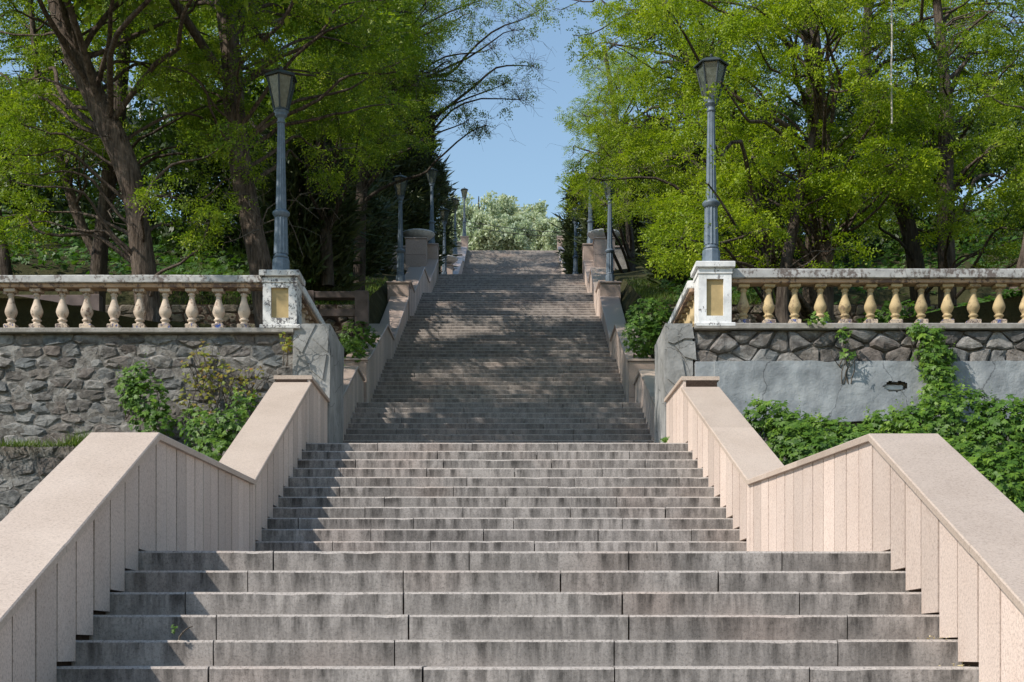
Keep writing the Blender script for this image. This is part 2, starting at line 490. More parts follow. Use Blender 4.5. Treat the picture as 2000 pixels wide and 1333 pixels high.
# ------------------------------------------------------------------ side walls of the stairs
def parapet(side, knots, label, cap='cap', width=0.43, over=0.03, slabs=True, endfront=True):
    """knots: (d, z of cap top in survey units), inner face follows XL / XR"""
    sg = -1 if side == 'L' else 1
    XF = XL if side == 'L' else XR
    d_a, d_b = knots[0][0], knots[-1][0]
    org = (XF(d_a), d_a * T, zstep(d_a) * K)
    th = thing('side_wall', label, 'side wall', org, 'pink granite walls beside the stairs')
    ct = .05
    bounds = sorted(set([round(k[0], 3) for k in knots] + [round(r[0], 3) for r in RIS if d_a < r[0] < d_b]))
    # subdivide long level stretches
    bb = [bounds[0]]
    for b in bounds[1:]:
        g = b - bb[-1]
        if g > 1.3:
            nn = max(1, round(g / 1.0))
            a0 = bb[-1]
            for q in range(1, nn): bb.append(a0 + g * q / nn)
        if b - bb[-1] > .04: bb.append(b)
    kz = lambda d: interp(knots, d, 1) * K
    core = MB(org)
    for a, b in zip(bb, bb[1:]):
        zs = zstep(a + 1e-3) * K
        xa, xb = XF(a), XF(b)
        ya, yb = a * T, b * T
        za, zb = kz(a + 1e-6) - ct, kz(b) - ct
        lo = zs - .7
        ins = .034 * sg
        wo = width * sg
        core.hexa([(xa + ins, ya, lo), (xa + wo, ya, lo), (xb + wo, yb, lo), (xb + ins, yb, lo),
                   (xa + ins, ya, za), (xa + wo, ya, za), (xb + wo, yb, zb), (xb + ins, yb, zb)])
        g = .0115
        t0 = (g / (yb - ya))
        X0 = xa + (xb - xa) * t0; X1 = xb - (xb - xa) * t0
        Z0 = za + (zb - za) * t0; Z1 = zb - (zb - za) * t0
        lob = zs + rnd.uniform(.012, .03)
        pr = rnd.uniform(-.002, .002)
        mb = MB(org)
        mb.hexa([(X0 + pr, ya + g, lob), (X0 + ins + .002 * sg, ya + g, lob), (X1 + ins + .002 * sg, yb - g, lob), (X1 + pr, yb - g, lob),
                 (X0 + pr, ya + g, Z0 - .001), (X0 + ins + .002 * sg, ya + g, Z0 - .001), (X1 + ins + .002 * sg, yb - g, Z1 - .001), (X1 + pr, yb - g, Z1 - .001)])
        mb.build('cladding_slab', M['slab'], th)
    core.build('core', M['joint'], th)
    # caps
    for (a, za), (b, zb) in zip(knots, knots[1:]):
        if b - a < .05: continue
        L = (b - a) * T
        nn = max(1, round(L / 1.9))
        for q in range(nn):
            da = a + (b - a) * q / nn; db = a + (b - a) * (q + 1) / nn
            A = (za + (zb - za) * q / nn) * K; B = (za + (zb - za) * (q + 1) / nn) * K
            g = .005 if q else 0
            xa, xb = XF(da) - over * sg, XF(db) - over * sg
            xoa, xob = XF(da) + (width + over) * sg, XF(db) + (width + over) * sg
            ya, yb = da * T + g, db * T - (.0025 if q < nn - 1 else 0)
            c = .008
            # octagonal-ish section with chamfered top edges
            sec = lambda xi, xo, y, z: [(xi, y, z - ct), (xi, y, z - c), (xi + c * sg, y, z), (xo - c * sg, y, z), (xo, y, z - c), (xo, y, z - ct)]
            v = sec(xa, xoa, ya, A) + sec(xb, xob, yb, B)
            f = [(i, (i + 1) % 6, 6 + (i + 1) % 6, 6 + i) for i in range(6)] + [(0, 5, 4, 3, 2, 1), (6, 7, 8, 9, 10, 11)]
            mb = MB(org); mb.add(v, f)
            mb.build('cap_slab', M[cap], th)
    return th

def pier(name, x0, x1, d0, dep, z0, z1, label, cap='capfar', group='granite piers beside the stairs', capo=.03):
    """box clad in slabs with a thin cap; x in survey offsets at d0"""
    X0, X1 = sorted((x0 * K, x1 * K)); Y0 = d0 * T
    Z0, Z1 = z0 * K, z1 * K
    org = ((X0 + X1) / 2, Y0, Z0)
    th = thing(name, label, 'pier', org, group)
    mb = MB(org); mb.box((X0 + .02, Y0 + .02, Z0), (X1 - .02, Y0 + dep - .02, Z1 - .045)); mb.build('core', M['joint'], th)
    hh = Z1 - .045
    n = max(1, round((hh - Z0) / .6))
    for k in range(n):
        a = Z0 + (hh - Z0) * k / n + .003; b = Z0 + (hh - Z0) * (k + 1) / n - .003
        mb = MB(org); mb.bbox((X0, Y0, a), (X1, Y0 + .03, b), .003); mb.build('cladding_slab', M['pier'], th)
        for xx in ((X0, X0 + .03), (X1 - .03, X1)):
            mb = MB(org); mb.bbox((xx[0], Y0 + .033, a), (xx[1], Y0 + dep, b), .003); mb.build('cladding_slab', M['pier'], th)
    mb = MB(org); mb.bbox((X0 - capo, Y0 - capo, hh), (X1 + capo, Y0 + dep + capo, Z1), .008); mb.build('cap_slab', M[cap], th)
    return th

s1 = 1215
parapet('L', [(10, 12242 - 18.47 * s1), (28.47, 12242), (40.7, 13757), (52.1, 27509)], 'pink granite side wall left of the lowest flights, broad sunlit cap')
parapet('L', [(52.13, 28238), (56.95, 28238)], 'short level pink wall ending against the left grey pillar', endfront=True)
parapet('R', [(10, 12150 - 18.4 * s1), (28.4, 12150), (40.7, 13757), (52.1, 27040)], 'pale sunlit granite side wall right of the lowest flights')
parapet('R', [(52.13, 28134), (56.7, 28134)], 'short level pink wall ending against the right grey pillar')
parapet('L', [(61.7, 28400), (63.2, 28900), (74.9, 41944), (78.4, 41944)], 'short side wall just behind the left grey pillar, dark glossy cap', 'capfar')
parapet('R', [(61.7, 28200), (63.2, 28700), (74.9, 41420), (78.4, 41420)], 'short side wall just behind the right grey pillar', 'cap')
parapet('L', [(78.55, 45000), (80.0, 46300), (91, 58458), (95.2, 58458), (107.45, 74712)], 'long zigzag side wall rising to the left mid lamp pier', 'capfar')
parapet('R', [(78.55, 45000), (80.0, 46300), (91, 58422), (95.2, 58300), (107.45, 74800)], 'long zigzag side wall rising to the right mid lamp pier', 'capfar')
parapet('L', [(109.3, 79500), (112.5, 79500), (123.8, 93220), (128.6, 93220), (139.55, 107210)], 'side wall between left mid lamp pier and the left bowl planter', 'capfar')
parapet('R', [(109.3, 79500), (112.5, 79500), (123.8, 93100), (128.6, 93100), (139.55, 107000)], 'side wall between right mid lamp pier and the right bowl planter', 'capfar')
parapet('L', [(161.5, 112600), (192.9, 149600)], 'highest left side wall leading up to the small dark lamp pier', 'capfar')
parapet('R', [(161.5, 112600), (192.9, 149600)], 'highest right side wall leading up to the small dark pier', 'capfar')
parapet('L', [(194.8, 149000), (196, 149500), (207, 164150), (213.9, 168000)], 'last bit of left side wall below the topmost lamp', 'capfar')
parapet('R', [(194.8, 149000), (196, 149500), (207, 164150), (213.9, 168000)], 'last bit of right side wall at the top of the stairs', 'capfar')

# front faces where a wall starts above the one before it
pier('stair_pier', -26700, -22300, 78.5, .10, zi(31) - 3000, 45137, 'pale square pier face at the start of the long left zigzag wall')
pier('stair_pier', 17950, 22300, 78.5, .10, zi(31) - 3000, 45000, 'pink square pier face at the start of the long right zigzag wall')
pier('stair_pier', -26120, -21700, 107.5, .56, zi(60) - 9000, 77940, 'pink pier carrying the mid lamp on the left, brown cap')
pier('stair_pier', 18600, 22790, 107.5, .56, zi(60) - 9000, 77940, 'pink pier carrying the mid lamp on the right, half in leaves')
pier('stair_pier', -23900, -20300, 139.6, .6, zi(88) - 9000, 111540, 'pier with the lamp beside the left white bowl planter')
pier('stair_pier', 19500, 23100, 139.6, .6, zi(88) - 9000, 111540, 'pier with the lamp beside the right white bowl planter')
pier('stair_pier', -23350, -18900, 193, .55, zi(105), 150150, 'small dark pier with the second-highest lamp on the left')
pier('stair_pier', 18750, 22700, 193, .55, zi(105), 150900, 'small dark pier without a lamp near the top right')
pier('stair_pier', -21400, -18400, 214, .5, zi(130), 174089, 'topmost pier on the left with the topmost lamp')
pier('stair_pier', 19000, 22000, 214, .5, zi(130), 174089, 'topmost pier on the right, no lamp')
pier('stair_pier', -23500, -20000, 162, .5, zi(88), 119000, 'low pier of the middle terrace on the left, mostly hidden')
pier('stair_pier', 19000, 22500, 162, .5, zi(88), 119000, 'low pier of the middle terrace on the right, mostly hidden')
pier('planter_block', -28290, -22800, 136, .68, 101500, 110300, 'brown granite block under the left white bowl', group='granite blocks under the bowls')
pier('planter_block', 21900, 27336, 136, .68, 101500, 110300, 'brown granite block under the right white bowl', group='granite blocks under the bowls')

def terrace_wall(x0, x1, d, z0, z1, label):
    X0, X1 = sorted((x0 * K, x1 * K))
    org = ((X0 + X1) / 2, d * T, z0 * K)
    th = thing('terrace_wall', label, 'wall', org)
    mb = MB(org); mb.box((X0, d * T, z0 * K), (X1, d * T + .35, z1 * K - .06)); mb.build('masonry', M['concrete'], th)
    mb = MB(org); mb.bbox((X0 - .04, d * T - .04, z1 * K - .06), (X1 + .04, d * T + .4, z1 * K)); mb.build('coping', M['capfar'], th)
terrace_wall(-34440, -28500, 141, 101000, 112000, 'dark retaining wall left of the left bowl planter')
terrace_wall(27500, 33300, 141, 99000, 112000, 'dark retaining wall right of the right bowl planter')
terrace_wall(-26400, -20500, 205, 158000, 164500, 'low stained wall left of the topmost lamp pier')

# bowls
def bowl(px, py_rim, d, label):
    c = P(px, 463 if d < 150 else 500, d)
    th = thing('bowl_planter', label, 'planter', c, 'white shallow bowl planters')
    sc = 1.0
    mb = MB(); 
    mb.lathe([(.16, 0), (.14, .03), (.10, .06), (.12, .075)], n=16); mb.build('foot', M['bowl'], th, True)
    mb = MB()
    prof = [(.10, .07), (.30, .10), (.44, .16), (.52, .23), (.55, .27)]
    mb.lathe(prof, n=40)
    mb.build('dish', M['bowl'], th, True)
    mb = MB(); mb.lathe([(.55, .25), (.57, .275), (.555, .30), (.49, .295), (.46, .25)], n=40, flute=.03); mb.build('rim', M['bowl'], th)
    return th
b1 = bowl(816, 442, 137, 'white bowl planter on the brown block left of the stairs')
b1.location = ((816 - 1000) * 137 * K, 137 * T + .25, 110300 * K)
for (px, d, zt, lab) in ((1180, 137, 110300, 'white bowl planter on the brown block right of the stairs'),
                         (868, 172, 130500, 'small-looking white bowl far back on the left, behind a lamp post'),
                         (1126, 172, 130500, 'small-looking white bowl far back on the right, behind a lamp post')):
    c = clone(b1); c.location = ((px - 1000) * d * K, d * T + .25, zt * K); c['label'] = lab
pier('planter_block', -132 * 172 - 2700, -132 * 172 + 2700, 172, .6, 112000, 130500, 'far brown block under the small left bowl', group='granite blocks under the bowls')
pier('planter_block', 126 * 172 - 2700, 126 * 172 + 2700, 172, .6, 112000, 130500, 'far brown block under the small right bowl', group='granite blocks under the bowls')

# ------------------------------------------------------------------ lamps
def make_lamp(label):
    th = thing('street_lamp', label, 'street lamp', (0, 0, 0), 'iron lamps along the stairs')
    mb = MB(); mb.lathe([(.128, 0), (.128, .015), (.122, .02), (.118, .215), (.110, .235)], n=8); mb.build('plinth', M['iron'], th)
    mb = MB()
    mb.lathe([(.085, .235), (.105, .25), (.105, .262), (.088, .28), (.084, .30)], n=20)
    mb.build('base_ring', M['iron'], th, True)
    mb = MB(); mb.lathe([(.098, .30), (.092, .55), (.086, .80)], n=24, flute=.13); mb.build('lower_column', M['iron'], th)
    mb = MB(); mb.lathe([(.09, .80), (.098, .82), (.118, .845), (.118, .865), (.10, .885), (.075, .905)], n=20); mb.build('collar', M['iron'], th, True)
    mb = MB(); mb.lathe([(.072, .905), (.064, 1.3), (.055, 1.75), (.049, 2.08)], n=24, flute=.14); mb.build('upper_column', M['iron'], th)
    mb = MB(); mb.lathe([(.05, 2.08), (.062, 2.095), (.05, 2.115), (.05, 2.16), (.075, 2.175), (.085, 2.20), (.07, 2.215), (.10, 2.235), (.10, 2.25)], n=20)
    mb.build('capital', M['iron'], th, True)
    # lantern, six sided
    zb, zt, rb, rt = 2.25, 2.70, .098, .200
    fr = MB()
    fr.lathe([(rb + .018, zb), (rb + .018, zb + .022)], n=6)
    for i in range(6):
        a = 2 * math.pi * (i + .5) / 6
        p0 = Vector((rb * math.cos(a), rb * math.sin(a), zb)); p1 = Vector((rt * math.cos(a), rt * math.sin(a), zt))
        fr.tube([p0, p1], [.013, .013], 5)
    fr.build('lantern_frame', M['darkiron'], th)
    for i in range(6):
        a = 2 * math.pi * (i + .5) / 6; b = a + math.pi / 3
        q = .965
        v = []
        for (r, z) in ((rb, zb + .022), (rt, zt)):
            for w in (a, b):
                for o in (q, q - .02):
                    v.append((r * o * math.cos(w), r * o * math.sin(w), z))
        mb = MB(); mb.hexa([v[0], v[2], v[3], v[1], v[4], v[6], v[7], v[5]])
        mb.build('pane', M['glass'], th)
    mb = MB(); mb.lathe([(.205, zt), (.232, zt - .012), (.238, zt), (.232, zt + .012), (.12, zt + .075), (.03, zt + .105)], n=6); mb.build('roof', M['darkiron'], th)
    mb = MB(); mb.lathe([(.02, zt + .10), (.012, zt + .12), (.024, zt + .135), (.02, zt + .15), (.004, zt + .165)], n=8); mb.build('finial', M['darkiron'], th, True)
    return th
DW = 57.0
LAMPS = [  # px, d, base z units, scale, rot, label
    (549, DW + .8, 745 * DW, 1.035, .0, 'large iron lamp on the chipped white pedestal, left of the lower stairs'),
    (1389, DW + .8, 762 * DW, 1.055, .35, 'large iron lamp on the bright white pedestal among right-hand leaves'),
    (782, 108.4, 77940, 1.03, .2, 'iron lamp on the left pink pier in front of the white bowl'),
    (1191, 108.4, 77940, 1.03, .1, 'iron lamp on the right pink pier, its lantern behind locust leaves'),
    (843.5, 140.5, 111540, .95, .4, 'iron lamp behind the left white bowl against dark junipers'),
    (1153, 140.5, 111540, .99, .3, 'iron lamp behind the right white bowl, lantern lost in leaves'),
    (868, 162.8, 119000, .99, .1, 'dark lamp left of the narrow top flight, base hidden by the steps'),
    (1124, 162.8, 119000, .99, .1, 'dark lamp right of the narrow top flight, base hidden by the steps'),
    (889, 193.9, 150150, .97, .2, 'slim dark lamp on the small pier below the topmost lamp'),
    (907, 214.7, 174089, .92, .2, 'topmost and farthest lamp, in front of pale poplars')]
proto = None
for i, (px, d, z, sc, rz, lab) in enumerate(LAMPS):
    if proto is None: proto = make_lamp(lab); o = proto
    else: o = clone(proto); o['label'] = lab
    o.location = ((px - 1000) * d * K, d * T, z * K)
    o.scale = (sc, sc, sc); o.rotation_euler[2] = rz

# ------------------------------------------------------------------ grey pillars at the ends of the retaining walls
def grey_pillar(x0, x1, x0t, x1t, d0, d1, z0, z1, label):
    org = Vector(((x0 + x1) / 2 * K, d0 * T, z0 * K))
    th = thing('plastered_pillar', label, 'pillar', org, 'cracked grey pillars')
    # outline subdivided, surface slightly uneven
    mb = MB(org)
    nx, nz, ny = 8, 18, 8
    ya, yb = d0 * T, d1 * T
    za, zb = z0 * K, z1 * K
    def cor(u, w): # x at parameter
        a = (x0 + (x0t - x0) * w) * K; b = (x1 + (x1t - x1) * w) * K
        return a + (b - a) * u
    def pt(u, v_, w):
        p = Vector((cor(u, w), ya + (yb - ya) * v_, za + (zb - za) * w))
        q = mnoise.noise_vector(p * 2.3) * .012 + mnoise.noise_vector(p * 9) * .005
        return p + q
    def sheet(fn, a, b):
        v = [fn(i / a, j / b) for j in range(b + 1) for i in range(a + 1)]
        f = [(j * (a + 1) + i, j * (a + 1) + i + 1, (j + 1) * (a + 1) + i + 1, (j + 1) * (a + 1) + i) for j in range(b) for i in range(a)]
        mb.add(v, f)
    sheet(lambda s_, t_: pt(s_, 0, t_), nx, nz)
    sheet(lambda s_, t_: pt(1, s_, t_), ny, nz)
    sheet(lambda s_, t_: pt(1 - s_, 1, t_), nx, nz)
    sheet(lambda s_, t_: pt(0, 1 - s_, t_), ny, nz)
    sheet(lambda s_, t_: pt(s_, t_, 1), nx, ny)
    mb.build('pillar_body', M['plaster'], th)
    # proud irregular render patches
    def patch(pts, th_):
        v = [(org.x * 0 + (x * K), ya - th_, z * K) for x, z in pts] + [(x * K, ya + .03, z * K) for x, z in pts]
        n = len(pts)
        mb2 = MB(org); mb2.add(v, [tuple(range(n))] + [(i, n + i, n + (i + 1) % n, (i + 1) % n) for i in range(n)])
        mb2.build('render_patch', M['plaster'], th)
    return th, patch
Q = lambda px, py: ((px - 1000) * DW, (HZ - py) * DW)
pl, patch = grey_pillar(-428 * DW, -20500, -428 * DW, -355 * DW, DW, 61.6, zi(5), 642 * DW, 'cracked grey pillar left of the stairs')
patch([Q(624, 634), Q(643, 634), Q(640, 688), Q(622, 672), Q(610, 661)], .022)
patch([Q(575, 636), Q(617, 634), Q(604, 660), Q(590, 690), Q(574, 676)], .018)
patch([Q(606, 666), Q(620, 678), Q(638, 692), Q(630, 742), Q(606, 722), Q(594, 694)], .020)
pr, patch = grey_pillar(17050, 360 * DW, 299 * DW, 352 * DW, DW, 61.2, zi(5), 643 * DW, 'cracked grey pillar right of the stairs')
patch([Q(1302, 634), Q(1351, 634), Q(1356, 662), Q(1336, 662), Q(1316, 672), Q(1304, 668)], .022)
patch([Q(1318, 676), Q(1338, 666), Q(1357, 668), Q(1360, 704), Q(1336, 697)], .018)
patch([Q(1303, 672), Q(1315, 678), Q(1332, 702), Q(1338, 735), Q(1318, 752), Q(1303, 740)], .020)

# ------------------------------------------------------------------ rubble walls
def clip(poly, nx, nz, c):
    out = []
    for i in range(len(poly)):
        a, b = poly[i - 1], poly[i]
        da = a[0] * nx + a[1] * nz - c; db = b[0] * nx + b[1] * nz - c
        if da <= 0:
            out.append(a)
            if db > 0: t = da / (da - db); out.append((a[0] + (b[0] - a[0]) * t, a[1] + (b[1] - a[1]) * t))
        elif db <= 0:
            t = da / (da - db); out.append((a[0] + (b[0] - a[0]) * t, a[1] + (b[1] - a[1]) * t))
    return out[0:]

def rubble(x0, x1, z0, z1, y, label, sw, sh, stone='stone', depth=.4, seed=1, proud=.034, ang=0.0, name='stone_wall', gap=.006, mortar='mortar', my=-.010):
    r = random.Random(seed)
    org = Vector(((x0 + x1) / 2, y, z0))
    th = thing(name, label, 'stone wall', org)
    asp = sh / sw
    sites = []
    rows = max(1, int((z1 - z0) / sh))
    for j in range(rows):
        n = max(1, int((x1 - x0) / (sw * r.uniform(.8, 1.2))))
        for i in range(n):
            sites.append((x0 + (i + .5 + (j % 2) * .5 + r.uniform(-.33, .33)) * (x1 - x0) / n, z0 + (j + .5 + r.uniform(-.28, .28)) * (z1 - z0) / rows))
    for (sx, sz) in sites:
        poly = [(x0, z0), (x1, z0), (x1, z1), (x0, z1)]
        for (tx, tz) in sites:
            if (tx, tz) == (sx, sz) or abs(tx - sx) > sw * 3 or abs(tz - sz) > sh * 3: continue
            # anisotropic bisector (x shrunk by asp)
            nx = (tx - sx) * asp * asp; nz = (tz - sz)
            mx, mz = (sx + tx) / 2, (sz + tz) / 2
            poly = clip(poly, nx, nz, mx * nx + mz * nz)
            if len(poly) < 3: break
        if len(poly) < 3: continue
        cx = sum(p[0] for p in poly) / len(poly); cz = sum(p[1] for p in poly) / len(poly)
        # resample to softened outline
        pts = []
        n = len(poly)
        for i in range(n):
            a, b = poly[i - 1], poly[i]
            L = math.hypot(a[0] - b[0], a[1] - b[1])
            if L < .03: continue
            for tt in ((.13, .87) if L > .09 else (.5,)):
                pts.append((a[0] + (b[0] - a[0]) * tt, a[1] + (b[1] - a[1]) * tt))
        if len(pts) < 4: continue
        n = len(pts)
        ring = []
        for (px_, pz_) in pts:
            dx, dz = px_ - cx, pz_ - cz
            L = math.hypot(dx, dz) + 1e-6
            k = max(.3, (L - gap - abs(r.gauss(0, .007))) / L)
            ring.append((cx + dx * k, cz + dz * k))
        pd = proud * r.uniform(.25, 1.2)
        v = [(a, y + .04, b) for a, b in ring]
        v += [(a, y - pd * .45 - r.uniform(-.008, .008), b) for a, b in ring]
        tilt = r.uniform(-.10, .10); tl2 = r.uniform(-.12, .12)
        v += [(cx + (a - cx) * (.80 + r.uniform(-.12, .08)), y - pd - (a - cx) * tilt - (b - cz) * tl2 - r.uniform(-.012, .012), cz + (b - cz) * (.76 + r.uniform(-.12, .1))) for a, b in ring]
        v.append((cx, y - pd * 1.12, cz))
        f = [(i, (i + 1) % n, n + (i + 1) % n, n + i) for i in range(n)]
        f += [(n + i, n + (i + 1) % n, 2 * n + (i + 1) % n, 2 * n + i) for i in range(n)]
        f += [(2 * n + i, 2 * n + (i + 1) % n, 3 * n) for i in range(n)]
        mb = MB(org); mb.add(v, f)
        mb.build('stone', M[stone], th)
    mb = MB(org)
    nx_ = int((x1 - x0) / .12); nz_ = max(2, int((z1 - z0) / .12))
    v = [(x0 + (x1 - x0) * i / nx_, y + my + .030 * mnoise.noise(Vector((i * .7, j * .7, seed))), z0 + (z1 - z0) * j / nz_) for j in range(nz_ + 1) for i in range(nx_ + 1)]
    f = [(j * (nx_ + 1) + i, j * (nx_ + 1) + i + 1, (j + 1) * (nx_ + 1) + i + 1, (j + 1) * (nx_ + 1) + i) for j in range(nz_) for i in range(nx_)]
    mb.add(v, f)
    mb.box((x0, y + .02, z0 - .2), (x1, y + depth, z1 - .005))
    mb.build('mortar', M[mortar], th)
    if ang:
        th.rotation_euler[2] = ang
    return th

YW = DW * T
zt = lambda py: (HZ - py) * DW * K
xw = lambda px: (px - 1000) * DW * K
wl = rubble(-9.6, xw(572), zt(872), zt(652), YW + .05, 'tall rubble stone wall under the left balustrade', .30, .155, seed=3)
wl2 = rubble(-9.6, xw(575), zt(1085), zt(874), YW - .2, 'lower projecting rubble tier below the left wall, half hidden by the side wall', .36, .19, seed=5)
mb = MB((-6, YW, zt(652))); mb.bbox((-9.6, YW - .06, zt(652)), (xw(574), YW + .5, zt(642)), .012)
cop = mb.build('wall_coping', M['concrete']); cop.location = (-6, YW, zt(652)); tag(cop, 'thin concrete coping strip between left stone wall and balusters', 'coping')
wr = rubble(xw(1357), 9.6, zt(714), zt(645), YW + .05, 'narrow band of rubble stone under the right balustrade', .29, .165, seed=9, proud=.07, my=.012)
mb = MB((6, YW, zt(645))); mb.bbox((xw(1356), YW - .06, zt(645)), (9.6, YW + .5, zt(633)), .012)
cop = mb.build('wall_coping', M['concrete']); cop.location = (6, YW, zt(645)); tag(cop, 'thin concrete coping strip between right stone wall and balusters', 'coping')

# plaster panel with ragged lower edge and a broken hole
org = Vector((xw(1680), YW, zt(830)))
th = thing('plaster_panel', 'smooth blue-grey render panel with a hole below the right stone band', 'wall panel', org)
mb = MB(org)
nx_, nz_ = 260, 52
x0, x1 = xw(1394), 9.6
hole = (xw(1745), zt(757), .17, .075)
v = []; f = []
for j in range(nz_ + 1):
    for i in range(nx_ + 1):
        x = x0 + (x1 - x0) * i / nx_
        zbot = zt(826) + .03 * mnoise.noise(Vector((x * 3, 0, 0))) - (.12 if x > xw(1560) else 0) * 0
        ztop = zt(708) + .02 * mnoise.noise(Vector((x * 4, 5, 0)))
        z = zbot + (ztop - zbot) * j / nz_
        y = YW - .09 + .012 * mnoise.noise(Vector((x * 1.5, z * 1.5, 3))) + .006 * mnoise.noise(Vector((x * 6, z * 6, 3)))
        v.append((x, y, z))
for j in range(nz_):
    for i in range(nx_):
        cx = x0 + (x1 - x0) * (i + .5) / nx_; cz = zt(826) + (zt(708) - zt(826)) * (j + .5) / nz_
        if ((cx - hole[0]) / hole[2]) ** 2 + ((cz - hole[1]) / hole[3]) ** 2 < 1 + .5 * mnoise.noise(Vector((cx * 14, cz * 14, 2))): continue
        f.append((j * (nx_ + 1) + i, j * (nx_ + 1) + i + 1, (j + 1) * (nx_ + 1) + i + 1, (j + 1) * (nx_ + 1) + i))
# rim around the sheet for thickness
def rimq(a, b):
    k = len(v); v.extend([(v[a][0], YW + .06, v[a][2]), (v[b][0], YW + .06, v[b][2])]); f.append((a, b, k + 1, k))
for i in range(nx_):
    rimq(i, i + 1); rimq(nz_ * (nx_ + 1) + i + 1, nz_ * (nx_ + 1) + i)
for j in range(nz_): rimq((j + 1) * (nx_ + 1), j * (nx_ + 1))
mb.add(v, f); mb.build('render_sheet', M['panel'], th)
mb = MB(org); mb.box((xw(1357), YW + .02, zt(1130)), (9.6, YW + .4, zt(713))); mb.build('backing_wall', M['mortar'], th)
mb = MB(org); mb.bbox((xw(1357), YW - .05, zt(800)), (xw(1396) - .006, YW + .02, zt(708)), .008); mb.build('render_strip', M['panel'], th)
mb = MB(org); mb.bbox((hole[0] - .13, YW - .035, hole[1] - .05), (hole[0] + .12, YW + .03, hole[1] + .03), .015); mb.build('exposed_stone', M['bowl'], th)

# ------------------------------------------------------------------ balustrades
BPROF = [(.055, .098), (.062, .105), (.048, .125), (.047, .14), (.066, .15), (.068, .165), (.05, .18), (.052, .195), (.072, .225), (.086, .262), (.088, .285), (.080, .32),
         (.062, .37), (.046, .42), (.038, .47), (.036, .495), (.052, .508), (.052, .522), (.040, .532), (.046, .548)]
def make_baluster(mat, parent, loc, h=.60, org=(0, 0, 0)):
    k = h / .60
    mb = MB(); mb.lathe([(r, z * k) for r, z in BPROF], n=16)
    a = mb.build('baluster', mat, parent, True); a.location = Vector(loc) - Vector(org)
    mb = MB(); mb.bbox((-.082, -.082, 0), (.082, .082, .10 * k), .010); mb.build('foot', M['foot'], a)
    mb = MB(); mb.bbox((-.078, -.078, .548 * k), (.078, .078, h), .010); mb.build('abacus', mat, a)
    return a
def balustrade(xs, x0, x1, zb, h, mat, label, top, yc):
    org = Vector(((x0 + x1) / 2, yc, zb))
    th = thing('balustrade', label, 'balustrade', org, 'painted balustrades')
    pr = None
    for x in xs:
        loc = Vector((x, yc, zb)) - org
        if pr is None: pr = make_baluster(mat, th, (0, 0, 0), h); b = pr
        else:
            b = pr.copy(); COL.objects.link(b); b.parent = th
            for ch in pr.children:
                c = ch.copy(); COL.objects.link(c); c.parent = b
        b.location = loc
        b.rotation_euler[2] = rnd.uniform(-.12, .12)
        b.rotation_euler[0] = rnd.uniform(-.012, .012)
    # rail: slab with stepped underside, slightly uneven edges
    n = int((x1 - x0) / .18)
    sec = [(yc - .14, zb + h + .055), (yc - .155, zb + h + .065), (yc - .155, top - .012), (yc - .145, top), (yc + .145, top), (yc + .155, top - .012), (yc + .155, zb + h + .065), (yc + .14, zb + h + .055)]
    v = []; f = []
    for i in range(n + 1):
        x = x0 + (x1 - x0) * i / n
        for (yy, zz) in sec:
            q = Vector((x * 5, yy * 30, zz * 30))
            v.append((x, yy + .006 * mnoise.noise(q), zz + .006 * mnoise.noise(q + Vector((9, 9, 9)))))
    m = len(sec)
    for i in range(n):
        for k in range(m): f.append((i * m + k, i * m + (k + 1) % m, (i + 1) * m + (k + 1) % m, (i + 1) * m + k))
    f.append(tuple(range(m))); f.append(tuple(n * m + k for k in range(m - 1, -1, -1)))
    mb = MB(org); mb.add(v, f); mb.build('handrail', M['rail'], th)
    mb = MB(org); mb.bbox((x0 + .002, yc - .11, zb + h), (x1 - .002, yc + .11, zb + h + .056), .006); mb.build('rail_moulding', M['railunder'], th)
    return th
YB = YW + .22
lx = [22, 72, 122, 170, 223, 273, 323, 375, 427, 477]
kk = YB / YW
bl = balustrade([xw(p) * kk for p in [-130, -78, -28] + lx], -9.6, xw(516) * kk, zt(642) * 1.0 + .004, .60, M['cream'], 'cream balustrade with worn white rail on the left stone wall', zt(642) + .765, YB)
rx = [1452, 1501, 1552, 1602, 1650, 1700, 1749, 1799, 1850, 1901, 1951, 2003, 2054, 2105]
br = balustrade([xw(p) * kk for p in rx], xw(1426) * kk, 9.6, zt(633) + .004, .60, M['yellow'], 'yellow balustrade with white rail on the right stone wall', zt(633) + .79, YB)

